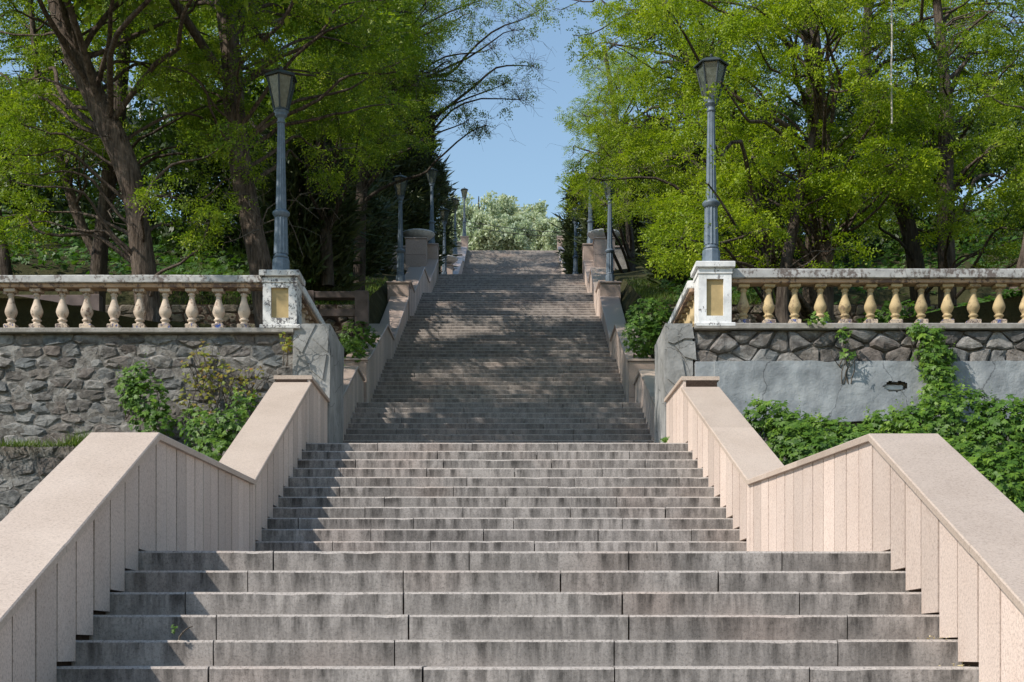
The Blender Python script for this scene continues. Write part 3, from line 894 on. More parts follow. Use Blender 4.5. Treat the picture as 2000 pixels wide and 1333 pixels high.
def pedestal(cx, zb, zt_, w, dep, mat, label, base=True):
    y0 = YW - .03
    org = Vector((cx, y0 + dep / 2, zb))
    th = thing('balustrade_pedestal', label, 'pedestal', org, 'white pedestals under the large lamps')
    X0, X1 = cx - w / 2, cx + w / 2
    ztop = zt_ - .085
    # body built as frame around a recess (front) : stiles, rails, back
    st = w * .24; rb = .10; rt = .15
    mb = MB(org)
    mb.bbox((X0, y0, zb), (X0 + st, y0 + .05, ztop), .004)
    mb.bbox((X1 - st, y0, zb), (X1, y0 + .05, ztop), .004)
    mb.box((X0 + st, y0 + .001, zb), (X1 - st, y0 + .05, zb + rb))
    mb.box((X0 + st, y0 + .001, ztop - rt), (X1 - st, y0 + .05, ztop))
    mb.box((X0 + .002, y0 + .05, zb), (X1 - .002, y0 + dep, ztop - .001))
    mb.build('body', mat, th)
    mb = MB(org); mb.box((X0 + st + .001, y0 + .042, zb + rb + .001), (X1 - st - .001, y0 + .0495, ztop - rt - .001)); mb.build('recessed_panel', M['ochre'], th)
    mb = MB(org); mb.bbox((X0 - .012, y0 - .012, ztop - .085), (X1 + .012, y0 + dep + .012, ztop - .004), .008); mb.build('neck_moulding', mat, th)
    mb = MB(org); mb.bbox((X0 - .045, y0 - .05, ztop), (X1 + .045, y0 + dep + .05, zt_), .010); mb.build('cap', mat, th)
    if base:
        mb = MB(org); mb.bbox((X0 - .04, y0 - .035, zb - .055), (X1 + .05, y0 + dep + .03, zb + .002), .008); mb.build('base_slab', mat, th)
    return th
pedestal(xw(547), zt(636), 745 * DW * K, xw(580) - xw(514), .46, M['whiteworn'], 'chipped white pedestal with ochre panel left of the stairs')
pedestal(xw(1396), zt(632), 762 * DW * K, xw(1428) - xw(1364), .46, M['white'], 'clean white pedestal with ochre panel right of the stairs')

def side_balustrade(x, y0, y1, zb, h, mat, label):
    org = Vector((x, (y0 + y1) / 2, zb))
    th = thing('balustrade', label, 'balustrade', org, 'painted balustrades')
    n = int((y1 - y0) / .36)
    pr = None
    for i in range(n):
        loc = Vector((0, y0 + .2 + i * .36 - (y0 + y1) / 2, 0))
        if pr is None: pr = make_baluster(mat, th, loc, h)
        else:
            b = pr.copy(); COL.objects.link(b); b.parent = th; b.location = loc
            for ch in pr.children:
                c = ch.copy(); COL.objects.link(c); c.parent = b
    mb = MB(org); mb.bbox((x - .15, y0, zb + h + .05), (x + .15, y1, zb + h + .165), .012); mb.build('handrail', M['white'], th)
    mb = MB(org); mb.bbox((x - .12, y0 + .002, zb + h), (x + .12, y1, zb + h + .051), .006); mb.build('rail_moulding', M['railunder'], th)
    mb = MB(org); mb.bbox((x - .16, y0, zb - .5), (x + .16, y1, zb - .002), .008); mb.build('kerb', M['concrete'], th)
side_balustrade(xw(560), YW + .46, YW + 3.4, zt(636), .56, M['cream'], 'short balustrade running back from the left pedestal beside the stairs')
side_balustrade(xw(1372), YW + .46, YW + 3.4, zt(632), .56, M['yellow'], 'short balustrade running back from the right pedestal beside the stairs')

# low brown barriers on the path behind the left wall
def barrier(px0, px1, pyt, pyb, ppost, d, label):
    a = P(px0, pyt, d); b = P(px1, pyb, d)
    zb_ = P(px0, 665, d).z
    org = Vector(((a.x + b.x) / 2, a.y, zb_))
    th = thing('steel_barrier', label, 'barrier', org, 'low brown barriers behind the left wall')
    mb = MB(org); mb.bbox((a.x, a.y, b.z), (b.x, a.y + .2, a.z), .01); mb.build('beam', M['brown'], th)
    for q in ppost:
        c = P(q, 600, d)
        mb = MB(org); mb.bbox((c.x - .13, a.y - .02, zb_), (c.x + .13, a.y + .18, a.z + .01), .01); mb.build('post', M['brown'], th)
    mb = MB(org); mb.bbox((a.x, a.y + .05, b.z - .35), (b.x, a.y + .12, b.z - .2), .01); mb.build('lower_beam', M['brown'], th)
barrier(-250, 180, 576, 598, [178, -60], 64.0, 'brown beam barrier seen through the left balusters')
barrier(560, 706, 569, 582, [706, 600], 80.0, 'dark beam barrier between the left pedestal and the stairs')

# ------------------------------------------------------------------ terrain: one sheet with the stairs' bed cut into it
def smooth(a, b, x):
    t = max(0, min(1, (x - a) / (b - a))); return t * t * (3 - 2 * t)
def hill(x, y):
    """natural ground beside the stairs, above the retaining walls"""
    kn = [(19.2, 4.45), (26.4, 5.3), (27.6, 6.9), (36, 9.9), (46, 12.9), (47.5, 13.6), (55, 15.6), (69, 20.6), (80, 21.2), (110, 21.0), (2000, 10)]
    z = interp(kn, y, 1)
    if x < 0: z += min(7.0, .17 * max(0, -x - 3.6)) * smooth(70, 50, y) * 1.0 if y < 70 else 0
    else: z += min(5.0, .13 * max(0, x - 3.4)) if y < 60 else 0
    z += .22 * mnoise.noise(Vector((x * .35, y * .35, 2))) * smooth(3.4, 5, abs(x))
    return z
def low(x, y):
    return -1.6 + (2.0 * smooth(4, 17, y)) + .06 * mnoise.noise(Vector((x, y, 0)))
ys = list(np.arange(-60, 0, 6.0)) + list(np.arange(0, 18, 1.0)) + [18.85, 18.9, 19.25, 19.3] + list(np.arange(20, 27, .6)) + [27.3, 27.7] + list(np.arange(28.4, 75, 1.1)) + list(np.arange(76, 130, 5)) + [150, 200, 300, 500, 900, 1500]
offs = [0, .3, .45, .8, 1.3, 2, 3, 4, 5.2, 6.6, 8, 10, 13, 17, 22, 30, 45, 80, 160, 400, 1200]
verts = []; ncol = None
zkn = []
for d0, n, ib in FLIGHTS: zkn += [(d0 * T, zi(ib) * K), ((d0 + n - 1) * T, zi(ib + n) * K)]
for y in ys:
    d = max(0, y / T)
    zc = interp(zkn, y, 1) - .75
    if y < 5: zc = -1.62 if y < 4.2 else zc
    row = []
    for side in (-1, 1):
        edge = (XL(d) if side < 0 else XR(d))
        cols = []
        for j, o in enumerate(offs):
            x = edge + side * (o + (.05 if j == 0 else 0))
            up = y > 19.27
            if y < 4.2: z = -1.62 + .02 * mnoise.noise(Vector((x, y, 0))) if abs(x) < 30 else -1.62
            elif j <= 1: z = zc if y > 4.2 else -1.62
            elif up: z = hill(x, y) if j >= 3 else (hill(x, y) + zc) / 2 * 0 + min(hill(x, y), interp(zkn, y, 1) + .35)
            else: z = low(x, y)
            if y > 70.5: z = 20.55 if abs(x) < 12 else hill(x, y)
            cols.append((x, y, z))
        if side < 0: cols.reverse()
        row += cols
    ncol = len(row)
    verts += row
faces = [(j * ncol + i, j * ncol + i + 1, (j + 1) * ncol + i + 1, (j + 1) * ncol + i) for j in range(len(ys) - 1) for i in range(ncol - 1)]
g = link('ground', verts, faces, M['soil']); tag(g, kind='structure')

# second, upper rubble walls above the path, both sides
rubble(-9.5, -3.15, 5.35, 6.95, 27.0, 'mossy dark rubble wall above the path, left of the stairs', .30, .17, 'moss', seed=21, mortar='joint')
rubble(2.95, 9.5, 5.35, 6.95, 27.0, 'mossy dark rubble wall above the path, right of the stairs', .30, .17, 'moss', seed=22, mortar='joint')

# white balustrade of an upper terrace, far up on the left
def far_balustrade():
    a = P(95, 150, 112); b = P(265, 235, 118); e = P(560, 300, 132)
    org = a
    th = thing('terrace_balustrade', 'white balustrade of an upper terrace glimpsed through the left trees', 'balustrade', org)
    for p, q in ((a, b), (b, e)):
        L = (q - p).length; n = int(L / .42)
        mb = MB(org)
        u = (q - p).normalized()
        mb.tube([p + Vector((0, 0, .78)), q + Vector((0, 0, .78))], [.11, .11], 6); mb.build('handrail', M['white'], th)
        mb = MB(org)
        pts = [p + Vector((0, 0, -1.9)), q + Vector((0, 0, -1.9))]
        w = Vector((0, .35, 0))
        mb.hexa([p - Vector((0, 0, 1)), q - Vector((0, 0, 1)), q - Vector((0, 0, 1)) + w, p - Vector((0, 0, 1)) + w, p, q, q + w, p + w]); mb.build('retaining_base', M['concrete'], th)
        for i in range(n):
            c = p + (q - p) * ((i + .5) / n)
            mb = MB(); mb.lathe([(.05, 0), (.045, .08), (.085, .25), (.05, .45), (.04, .55), (.07, .70)], n=8)
            o = mb.build('baluster', M['white'], th, True); o.location = c - org
far_balustrade()

# ------------------------------------------------------------------ foliage generators
def norm(a): return a / (np.linalg.norm(a, axis=-1, keepdims=True) + 1e-9)
def quads(name, V, tone, mat, parent=None, kind=None):
    """V: (n,4,3) array of quads"""
    n = V.shape[0]
    me = bpy.data.meshes.new(name)
    me.vertices.add(n * 4); me.vertices.foreach_set('co', V.reshape(-1).astype(np.float32))
    me.loops.add(n * 4); me.loops.foreach_set('vertex_index', np.arange(n * 4, dtype=np.int32))
    me.polygons.add(n); me.polygons.foreach_set('loop_start', np.arange(0, n * 4, 4, dtype=np.int32))
    me.update(calc_edges=True)
    at = me.attributes.new('tone', 'FLOAT', 'FACE'); at.data.foreach_set('value', tone.astype(np.float32))
    me.materials.append(mat)
    o = bpy.data.objects.new(name, me); COL.objects.link(o)
    if parent is not None: o.parent = parent
    if kind: o['kind'] = kind
    return o

def pinnate(p, u, L, a, b, nl=11, droop=.35):
    """compound leaves: p,u (m,3), L (m,) ; returns (m*nl,4,3)"""
    m = len(p)
    u = norm(u)
    r = rng.normal(size=(m, 3)); r[:, 2] += 1.2
    v = norm(np.cross(u, r)); w = np.cross(v, u)
    out = np.empty((m, nl, 4, 3))
    for k in range(nl):
        s = (k // 2 + .8) / (nl / 2)
        sd = 1 if k % 2 else -1
        if k == nl - 1: dr = u.copy(); s = 1.0
        else: dr = norm(u * .45 + v * sd * .9 - w * .15)
        base = p + u * (L * s)[:, None]; base[:, 2] -= droop * L * s * s
        jit = rng.normal(scale=.22, size=(m, 3)); dr = norm(dr + jit)
        side = norm(np.cross(dr, w + rng.normal(scale=.35, size=(m, 3))))
        la = (a * rng.uniform(.75, 1.2, m))[:, None]
        out[:, k, 0] = base; out[:, k, 2] = base + dr * la
        out[:, k, 1] = base + dr * la * .5 + side * b * .5; out[:, k, 3] = base + dr * la * .5 - side * b * .5
    return out.reshape(-1, 4, 3)

def blob_leaves(c, r, n, flat=.6):
    """leaf positions on short twigs in a flattened clump made of smaller pads; returns p,u"""
    k = max(3, int(n / 26))
    pc = rng.normal(size=(k, 3)); pc = norm(pc) * (rng.uniform(.15, 1, (k, 1)) ** .5) * r * .85
    pc[:, 2] *= flat
    idx = rng.integers(0, k, n)
    q = rng.normal(size=(n, 3)); q = norm(q) * (rng.uniform(0, 1, (n, 1)) ** .5) * r * .30
    q[:, 2] *= .36
    p = np.array(c) + pc[idx] + q
    u = q * np.array([1, 1, .4]) * 2.5 + pc[idx] * .5 + rng.normal(scale=.18 * r, size=(n, 3)); u[:, 2] -= .05
    return p, u, pc + np.array(c)

def curve(a, b, n, wob, r=None):
    """wobbly path from a to b, rising first"""
    a = Vector(a); b = Vector(b); L = (b - a).length
    pts = []
    s = rnd.uniform(0, 100)
    for i in range(n + 1):
        t = i / n
        p = a.lerp(b, t)
        e = math.sin(math.pi * t)
        p = p + (mnoise.noise_vector(Vector((s, t * 1.7, 0))) * wob * L + mnoise.noise_vector(Vector((s, t * 7, 9))) * min(.05, .03 * L)) * e
        p.z += .10 * L * e
        pts.append(p)
    return pts

def tree(name, label, trunk, blobs, leafmat, bark='bark', group='trees beside the stairs', leafscale=1.0, cat='tree', seedtwig=2, dead=0, leaf=(.054, .026), wide=7, bare=0):
    """trunk: list of (point, radius); blobs: (centre, radius, n compound leaves)"""
    base = trunk[0][0]
    th = thing(name, label, cat, base, group)
    # densify trunk
    pts = []; rad = []
    for (p, r), (q, s) in zip(trunk, trunk[1:]):
        m = max(2, int((q - p).length / .25))
        for i in range(m):
            t = i / m
            pts.append(p.lerp(q, t)); rad.append(r + (s - r) * t)
    pts.append(trunk[-1][0]); rad.append(trunk[-1][1])
    # soften the corners
    for _ in range(3):
        pts = [pts[0]] + [(pts[i - 1] + pts[i] * 2 + pts[i + 1]) / 4 for i in range(1, len(pts) - 1)] + [pts[-1]]
    mb = MB(base); mb.tube(pts, rad, 18, .28, rnd.uniform(0, 50)); mb.build('trunk', M[bark], th, True)
    br = MB(base); tw = MB(base)
    P_, U_ = [], []
    S_ = []
    for bb_ in blobs:
        c, r, n = bb_[:3]; c = Vector(c); S_.append(np.full(n, bb_[3] if len(bb_) > 3 else 1.0))
        # attach on the trunk at a point below the blob
        best = min(range(len(pts)), key=lambda i: (pts[i] - c).length + 1.2 * max(0, pts[i].z - c.z + .4 * (pts[i] - c).xy.length))
        a = pts[best]
        if (a - c).length > .3:
            path = curve(a, c, 12, .22)
            r0 = min(rad[best] * .45, .012 + .009 * (c - a).length)
            br.tube(path, [r0 * (1 - .85 * i / 12) + .003 for i in range(13)], 6)
            path = path[:]
        p, u, pads = blob_leaves(c, r, n)
        for q in pads[:seedtwig + int(len(pads) * .7)]:
            tw.tube(curve(c, Vector(q), 3, .4), [.007, .005, .004, .0025], 3)
        for _ in range(bare):
            e = c + Vector((rnd.gauss(0, .8), rnd.gauss(0, .8), rnd.gauss(0, .5))) * r
            pa = curve(c, e, 6, .6); tw.tube(pa, [.005, .0045, .004, .0035, .003, .0025, .002], 3)
            for _k in range(4):
                b_ = pa[rnd.randrange(1, 6)]; tw.tube(curve(b_, b_ + Vector((rnd.gauss(0, .25), rnd.gauss(0, .25), rnd.gauss(0, .16))), 3, .6), [.0035, .003, .0025, .002], 3)
        P_.append(p); U_.append(u)
    for _ in range(dead):
        i = rnd.randrange(len(pts) // 4, len(pts)); a = pts[i]
        e = a + Vector((rnd.uniform(-1.3, 1.3), rnd.uniform(-1.2, .3), rnd.uniform(-.5, .6)))
        pa = curve(a, e, 6, .6)
        tw.tube(pa, [.013 * (1 - .8 * j / 6) + .002 for j in range(7)], 4)
        for _k in range(3):
            b_ = pa[rnd.randrange(2, 6)]
            tw.tube(curve(b_, b_ + Vector((rnd.uniform(-.5, .5), rnd.uniform(-.3, .3), rnd.uniform(-.4, .3))), 4, .7), [.006, .005, .004, .003, .002], 3)
    if br.v: br.build('branches', M[bark], th, True)
    if tw.v:
        o = tw.build('twigs', M['twig'], th); o['kind'] = 'stuff'
    if P_:
        p = np.concatenate(P_) - np.array(base); u = np.concatenate(U_)
        S = np.concatenate(S_) * leafscale
        L = rng.uniform(.13, .24, len(p)) * S
        V = pinnate(p, u, L, leaf[0] * S, (leaf[1] * S)[:, None], wide)
        tone = np.repeat(np.clip(rng.normal(.5, .22, len(p)), 0, 1), wide) + rng.normal(0, .07, len(p) * wide)
        quads('crown', V, np.clip(tone, 0, 1), M[leafmat], th, 'stuff')
    return th

# edge of open sky between the trees (survey px): left and right limits by row
def gapL(y): return interp([(-400, 930), (0, 900), (60, 880), (130, 845), (250, 835), (330, 845), (440, 870), (500, 880)], y, 1)
def gapR(y): return interp([(-400, 1060), (0, 1090), (60, 1120), (130, 1140), (250, 1115), (330, 1100), (440, 1095), (500, 1095)], y, 1)

LD = 1.08
def box(n, x0, x1, y0, y1, z0, z1, r0, r1, leaves):  # crown clumps added to shade the stairs, with oversized leaves
    return [(Vector((rnd.uniform(x0, x1), rnd.uniform(y0, y1), rnd.uniform(z0, z1))), rnd.uniform(r0, r1), int(leaves * .72), 2.95) for _ in range(n)]
def scatter(n, x0, x1, y0, y1, d0, d1, r0, r1, leaves, keep=None, force=False):
    out = []
    tries = 0
    while len(out) < n and tries < n * 40:
        tries += 1
        px = rnd.uniform(x0, x1); py = rnd.uniform(y0, y1); d = rnd.uniform(d0, d1)
        r = rnd.uniform(r0, r1); rp = r / (d * K)
        if not force and gapL(py) - rp * .75 < px < gapR(py) + rp * .75: continue
        if keep and not keep(px, py, rp): continue
        out.append((P(px, py, d), r, int(leaves * LD * (r / .7) ** 2)))
    return out

def tp(lst, d):   # trunk from (px,py,width px, [d])
    return [(P(q[0], q[1], q[3] if len(q) > 3 else d), q[2] * (q[3] if len(q) > 3 else d) * K / 2 * .78) for q in lst]

lampclear = lambda px, py, rp: not (abs(px - 550) < 30 + rp * .6 and 90 < py < 560)
# ---- left trees
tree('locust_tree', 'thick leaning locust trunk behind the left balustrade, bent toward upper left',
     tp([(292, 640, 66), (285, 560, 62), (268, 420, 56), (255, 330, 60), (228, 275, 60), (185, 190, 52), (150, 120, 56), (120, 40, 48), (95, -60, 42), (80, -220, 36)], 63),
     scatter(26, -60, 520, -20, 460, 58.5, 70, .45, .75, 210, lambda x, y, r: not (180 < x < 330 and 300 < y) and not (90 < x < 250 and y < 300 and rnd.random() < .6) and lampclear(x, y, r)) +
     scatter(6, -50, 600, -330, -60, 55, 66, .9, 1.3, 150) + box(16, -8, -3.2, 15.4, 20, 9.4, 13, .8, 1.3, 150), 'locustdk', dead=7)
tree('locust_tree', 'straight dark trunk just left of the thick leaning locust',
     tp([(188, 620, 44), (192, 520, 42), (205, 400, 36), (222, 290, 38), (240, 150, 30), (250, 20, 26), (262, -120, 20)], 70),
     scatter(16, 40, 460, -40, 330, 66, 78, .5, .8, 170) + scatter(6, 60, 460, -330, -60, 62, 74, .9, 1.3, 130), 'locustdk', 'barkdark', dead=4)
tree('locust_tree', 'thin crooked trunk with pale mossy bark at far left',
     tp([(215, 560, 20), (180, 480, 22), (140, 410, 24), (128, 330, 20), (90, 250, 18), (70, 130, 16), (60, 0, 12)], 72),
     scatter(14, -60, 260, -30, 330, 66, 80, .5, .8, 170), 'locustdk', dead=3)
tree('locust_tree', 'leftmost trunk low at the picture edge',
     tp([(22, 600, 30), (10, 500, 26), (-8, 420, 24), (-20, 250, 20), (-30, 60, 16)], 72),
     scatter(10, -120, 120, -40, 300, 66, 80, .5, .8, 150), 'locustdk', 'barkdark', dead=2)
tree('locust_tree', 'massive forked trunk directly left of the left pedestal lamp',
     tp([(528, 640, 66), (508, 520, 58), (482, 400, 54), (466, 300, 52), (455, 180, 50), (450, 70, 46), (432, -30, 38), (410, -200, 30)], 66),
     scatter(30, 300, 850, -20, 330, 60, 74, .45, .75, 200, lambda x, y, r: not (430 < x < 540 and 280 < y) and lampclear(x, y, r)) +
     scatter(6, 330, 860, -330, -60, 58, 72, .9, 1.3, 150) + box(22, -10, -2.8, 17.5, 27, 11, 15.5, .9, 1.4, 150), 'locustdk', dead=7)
tree('locust_tree', 'dark upright trunk between the big left lamp and the junipers',
     tp([(640, 560, 30), (635, 400, 28), (625, 250, 26), (640, 100, 22), (660, -60, 16)], 88),
     scatter(34, 560, 860, -30, 300, 78, 98, .6, .95, 170) + box(30, -11, -3.2, 24, 36, 13, 19.5, 1, 1.5, 150), 'locustdk', 'barkdark', dead=3)
tree('locust_tree', 'tall locust behind the junipers beside the left bowl planter',
     tp([(700, 560, 22), (705, 400, 20), (712, 200, 18), (720, 60, 14)], 134),
     box(44, -12, -3.6, 34, 48, 16.5, 24, 1.0, 1.6, 150) + scatter(16, 640, 850, -10, 260, 125, 150, .8, 1.2, 110), 'locustdk', 'barkdark')
tree('locust_tree', 'tall locust beside the narrow top flight on the left',
     tp([(790, 540, 14), (795, 380, 13), (800, 200, 12), (806, 100, 9)], 186),
     box(44, -12.5, -4.4, 48, 68, 22, 31, 1.2, 1.8, 150), 'locustdk', 'barkdark')
# arching overhead branches into the sky gap
tree('locust_tree', 'tree whose thin arching branches reach into the sky gap from the left',
     tp([(700, 600, 30), (705, 400, 28), (720, 220, 24), (760, 90, 20), (800, 20, 14)], 96),
     [(P(x, y, 92), r * 1.1, int(n * 2.3)) for x, y, r, n in ((860, 60, .6, 45), (905, 30, .6, 40), (930, 165, .55, 40), (985, 165, .5, 38), (1015, 195, .4, 22), (915, 235, .45, 30), (950, 245, .4, 22), (890, 205, .4, 26),
      (960, 95, .5, 20), (1000, 60, .5, 18), (1040, 30, .5, 20), (880, 120, .5, 36), (840, 180, .4, 30), (1040, 130, .4, 14), (870, -10, .7, 60), (960, -10, .7, 40))] +
     scatter(14, 740, 850, -10, 220, 88, 98, .6, .9, 150, force=True), 'locustdk', 'barkdark', dead=8, bare=9)
# ---- right trees
rightclear = lambda x, y, r: not (abs(x - 1388) < 20 and rnd.random() < .8)
tree('locust_tree', 'broad multi-stemmed locust right of the big right lamp, bright leaves',
     tp([(1598, 640, 78), (1602, 520, 70), (1600, 400, 60), (1604, 300, 54), (1592, 180, 48), (1585, 60, 42), (1570, -80, 34)], 68),
     scatter(52, 1290, 1790, -20, 500, 58.8, 70, .40, .72, 230, rightclear) + scatter(8, 1200, 1800, -300, -60, 60, 72, .9, 1.2, 140) + [(P(1408, 160, 56.6), .14, 16), (P(1398, 285, 56.6), .12, 10), (P(1383, 360, 56.6), .10, 7), (P(1350, 470, 58), .2, 22)], 'locust', dead=6)
tree('locust_tree', 'locust leaning over the stairs from the right, hiding the mid lamp lantern',
     tp([(1500, 600, 30), (1490, 450, 28), (1440, 300, 26), (1380, 180, 22), (1310, 60, 18), (1280, -60, 14)], 80),
     scatter(52, 1105, 1480, -20, 350, 70, 100, .45, .8, 210) + [(P(x_, y_, 90), .5, n_) for x_, y_, n_ in ((1095, 20, 60), (1120, 70, 60), (1065, -5, 40), (1130, 120, 60))] + scatter(12, 1160, 1420, 330, 500, 74, 96, .35, .6, 200, lambda x, y, r: x > 1215 + r * .5) + [(P(1205, 385, 104), .25, 40), (P(1152, 365, 130), .35, 60)], 'locust', 'barkdark', dead=4)
tree('locust_tree', 'leaning dark trunk behind the right balustrade, splitting low',
     tp([(1800, 620, 46), (1790, 520, 44), (1775, 430, 40), (1735, 350, 34), (1700, 240, 28), (1690, 100, 24), (1700, -40, 18)], 72),
     scatter(26, 1600, 1960, -20, 420, 66, 80, .45, .8, 200), 'locust', 'barkdark', dead=5)
tree('locust_tree', 'tall trunk with pale upper limbs near the right edge',
     tp([(1850, 600, 44), (1846, 420, 40), (1848, 300, 36), (1850, 200, 30), (1842, 120, 26), (1830, 0, 20)], 70),
     scatter(34, 1740, 2080, -20, 480, 62, 78, .45, .8, 200) + scatter(5, 1700, 2100, -300, -60, 64, 74, .9, 1.2, 120), 'locustdk', dead=12)
tree('locust_tree', 'pale rough trunk close behind the balusters at the right edge',
     tp([(1966, 640, 46), (1985, 580, 44), (2010, 500, 40), (2030, 380, 36), (2040, 200, 30), (2050, 0, 24)], 61.5),
     scatter(12, 1930, 2120, -20, 420, 60, 68, .45, .7, 180), 'locustdk', dead=6)
tree('locust_tree', 'short trunk seen between the first right balusters',
     tp([(1530, 640, 42), (1524, 590, 36), (1535, 500, 30), (1560, 400, 24), (1590, 250, 16)], 63),
     scatter(9, 1420, 1640, 300, 520, 60, 66, .35, .55, 190), 'locust', 'barkdark', dead=2)

tree('locust_tree', 'bright locust framing the sky gap beside the right upper lamps',
     tp([(1235, 560, 20), (1228, 430, 18), (1215, 300, 16), (1195, 180, 12), (1180, 90, 9)], 138),
     scatter(26, 1138, 1240, 110, 400, 118, 150, .6, 1.0, 190, force=True) + [(P(x_, y_, 150), .5, 70) for x_, y_ in ((1112, 385), (1106, 340), (1120, 300), (1116, 410), (1128, 255), (1140, 215), (1128, 360), (1125, 325))], 'locust', 'barkdark', dead=3, bare=1)

# ---- dark junipers (dense narrow sprays)
def juniper(label, px, d, pyb, pyt, wpx, n, mat='conifer', seed=0, group='dark junipers beside the stairs', cut=None):
    n = int(n * .55)
    base = P(px, pyb, d); top = P(px, pyt, d)
    th = thing('juniper_tree', label, 'juniper', base, group)
    mb = MB(base); mb.tube([base, base.lerp(top, .5) , top], [.14, .09, .02], 7, .2); mb.build('trunk', M['barkdark'], th, True)
    H_ = top.z - base.z; R = wpx * d * K / 2
    t = rng.uniform(.0, 1, n) ** 1.0
    th_ = rng.uniform(0, 2 * np.pi, n)
    # lumpy profile
    lump = np.array([1 + .55 * mnoise.noise(Vector((math.cos(a) * 1.4 + seed, math.sin(a) * 1.4, b * 5))) + .40 * mnoise.noise(Vector((math.cos(a) * 4, math.sin(a) * 4 + seed, b * 16))) for a, b in zip(th_, t)])
    prof = np.clip(np.minimum(1, .72 + t * 1.0) * (1 - t ** 3.2) ** .6, .03, 1)
    rr = R * prof * lump * (rng.uniform(.45, 1, n) ** .5)
    p = np.stack([rr * np.cos(th_), rr * np.sin(th_), t * H_], 1)
    out = np.stack([np.cos(th_), np.sin(th_), np.full(n, .75)], 1)
    u = norm(out + rng.normal(scale=.35, size=(n, 3)))
    a = (rng.uniform(.12, .26, n) * np.where(rng.random(n) < .12, 2.4, 1.0))[:, None]
    Vs = []
    for q in range(3):
        dr = norm(u + rng.normal(scale=.38, size=(n, 3)))
        sd = norm(np.cross(dr, rng.normal(size=(n, 3)))) * .030
        b0 = p + u * a * q * .22
        V = np.stack([b0, b0 + dr * a * .45 + sd, b0 + dr * a * .95, b0 + dr * a * .45 - sd], 1); Vs.append(V)
    V = np.concatenate(Vs)
    tone = np.tile(np.clip(rng.normal(.4, .25, n), 0, 1), 3)
    quads('crown', V, tone, M[mat], th, 'stuff')
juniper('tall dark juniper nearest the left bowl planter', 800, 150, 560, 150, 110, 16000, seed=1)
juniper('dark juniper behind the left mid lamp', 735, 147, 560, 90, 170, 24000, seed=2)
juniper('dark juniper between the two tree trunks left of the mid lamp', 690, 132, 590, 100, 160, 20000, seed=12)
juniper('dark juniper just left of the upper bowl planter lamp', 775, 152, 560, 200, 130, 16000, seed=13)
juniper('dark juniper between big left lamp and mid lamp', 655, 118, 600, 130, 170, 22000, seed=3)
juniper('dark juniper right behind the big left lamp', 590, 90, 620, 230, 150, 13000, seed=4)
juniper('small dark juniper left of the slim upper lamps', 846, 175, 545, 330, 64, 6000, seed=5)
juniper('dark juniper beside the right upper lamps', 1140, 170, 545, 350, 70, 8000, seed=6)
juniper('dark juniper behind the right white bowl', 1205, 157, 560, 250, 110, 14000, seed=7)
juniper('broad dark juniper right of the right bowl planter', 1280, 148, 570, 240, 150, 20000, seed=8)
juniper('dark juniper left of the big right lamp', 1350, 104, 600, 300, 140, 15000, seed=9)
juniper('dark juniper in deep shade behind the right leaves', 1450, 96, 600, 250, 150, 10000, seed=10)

# ---- pale poplars beyond the top
def poplar(label, px, d, pyb, pyt, wpx, n, seed):
    base = P(px, pyb, d); H_ = (pyb - pyt) * d * K; R = wpx * d * K / 2
    th = thing('poplar_tree', label, 'poplar', base, 'pale poplars beyond the top')
    mb = MB(base); mb.tube([base, base + Vector((0, 0, H_ * .5)), base + Vector((0, 0, H_ * .92))], [.25, .14, .03], 8, .2); mb.build('trunk', M['twig'], th, True)
    k = 70
    c = rng.normal(size=(k, 3)); c = norm(c) * (rng.uniform(.2, 1, (k, 1)) ** .6) * np.array([R, R, H_ * .46]); c[:, 2] += H_ * .52
    br = MB(base)
    for q in c[:36]: br.tube([base + Vector((0, 0, max(.3, q[2] * .55))), base + Vector(q)], [.05, .015], 4)
    br.build('branches', M['twig'], th)
    idx = rng.integers(0, k, n)
    p = c[idx] + norm(rng.normal(size=(n, 3))) * (rng.uniform(0, 1, (n, 1)) ** .5) * R * .30
    dr = norm(rng.normal(size=(n, 3)) + np.array([0, 0, .6])); sd = norm(np.cross(dr, rng.normal(size=(n, 3))))
    a = rng.uniform(.16, .30, n)[:, None]
    V = np.stack([p, p + dr * a * .5 + sd * a * .28, p + dr * a, p + dr * a * .5 - sd * a * .28], 1)
    quads('crown', V, np.clip(rng.normal(.5, .25, n), 0, 1), M['poplar'], th, 'stuff')
for i, (lab, px, d, pyb, pyt, w) in enumerate([
        ('tallest pale poplar just right of the topmost lamp', 935, 300, 520, 372, 90),
        ('pale poplar at the centre of the stair top', 985, 310, 520, 382, 80),
        ('pale poplar partly behind the topmost lamp post', 893, 290, 520, 392, 80),
        ('pointed greener poplar on the right of the stair top', 1040, 300, 520, 396, 76),
        ('low pale bush right of the stair top', 1075, 285, 520, 428, 80),
        ('low pale bush at the middle of the stair top', 1005, 270, 515, 428, 80),
        ('low pale bush near the left of the stair top', 945, 268, 515, 424, 80)]):
    poplar(lab, px, d, pyb, pyt, w, 9000, i)

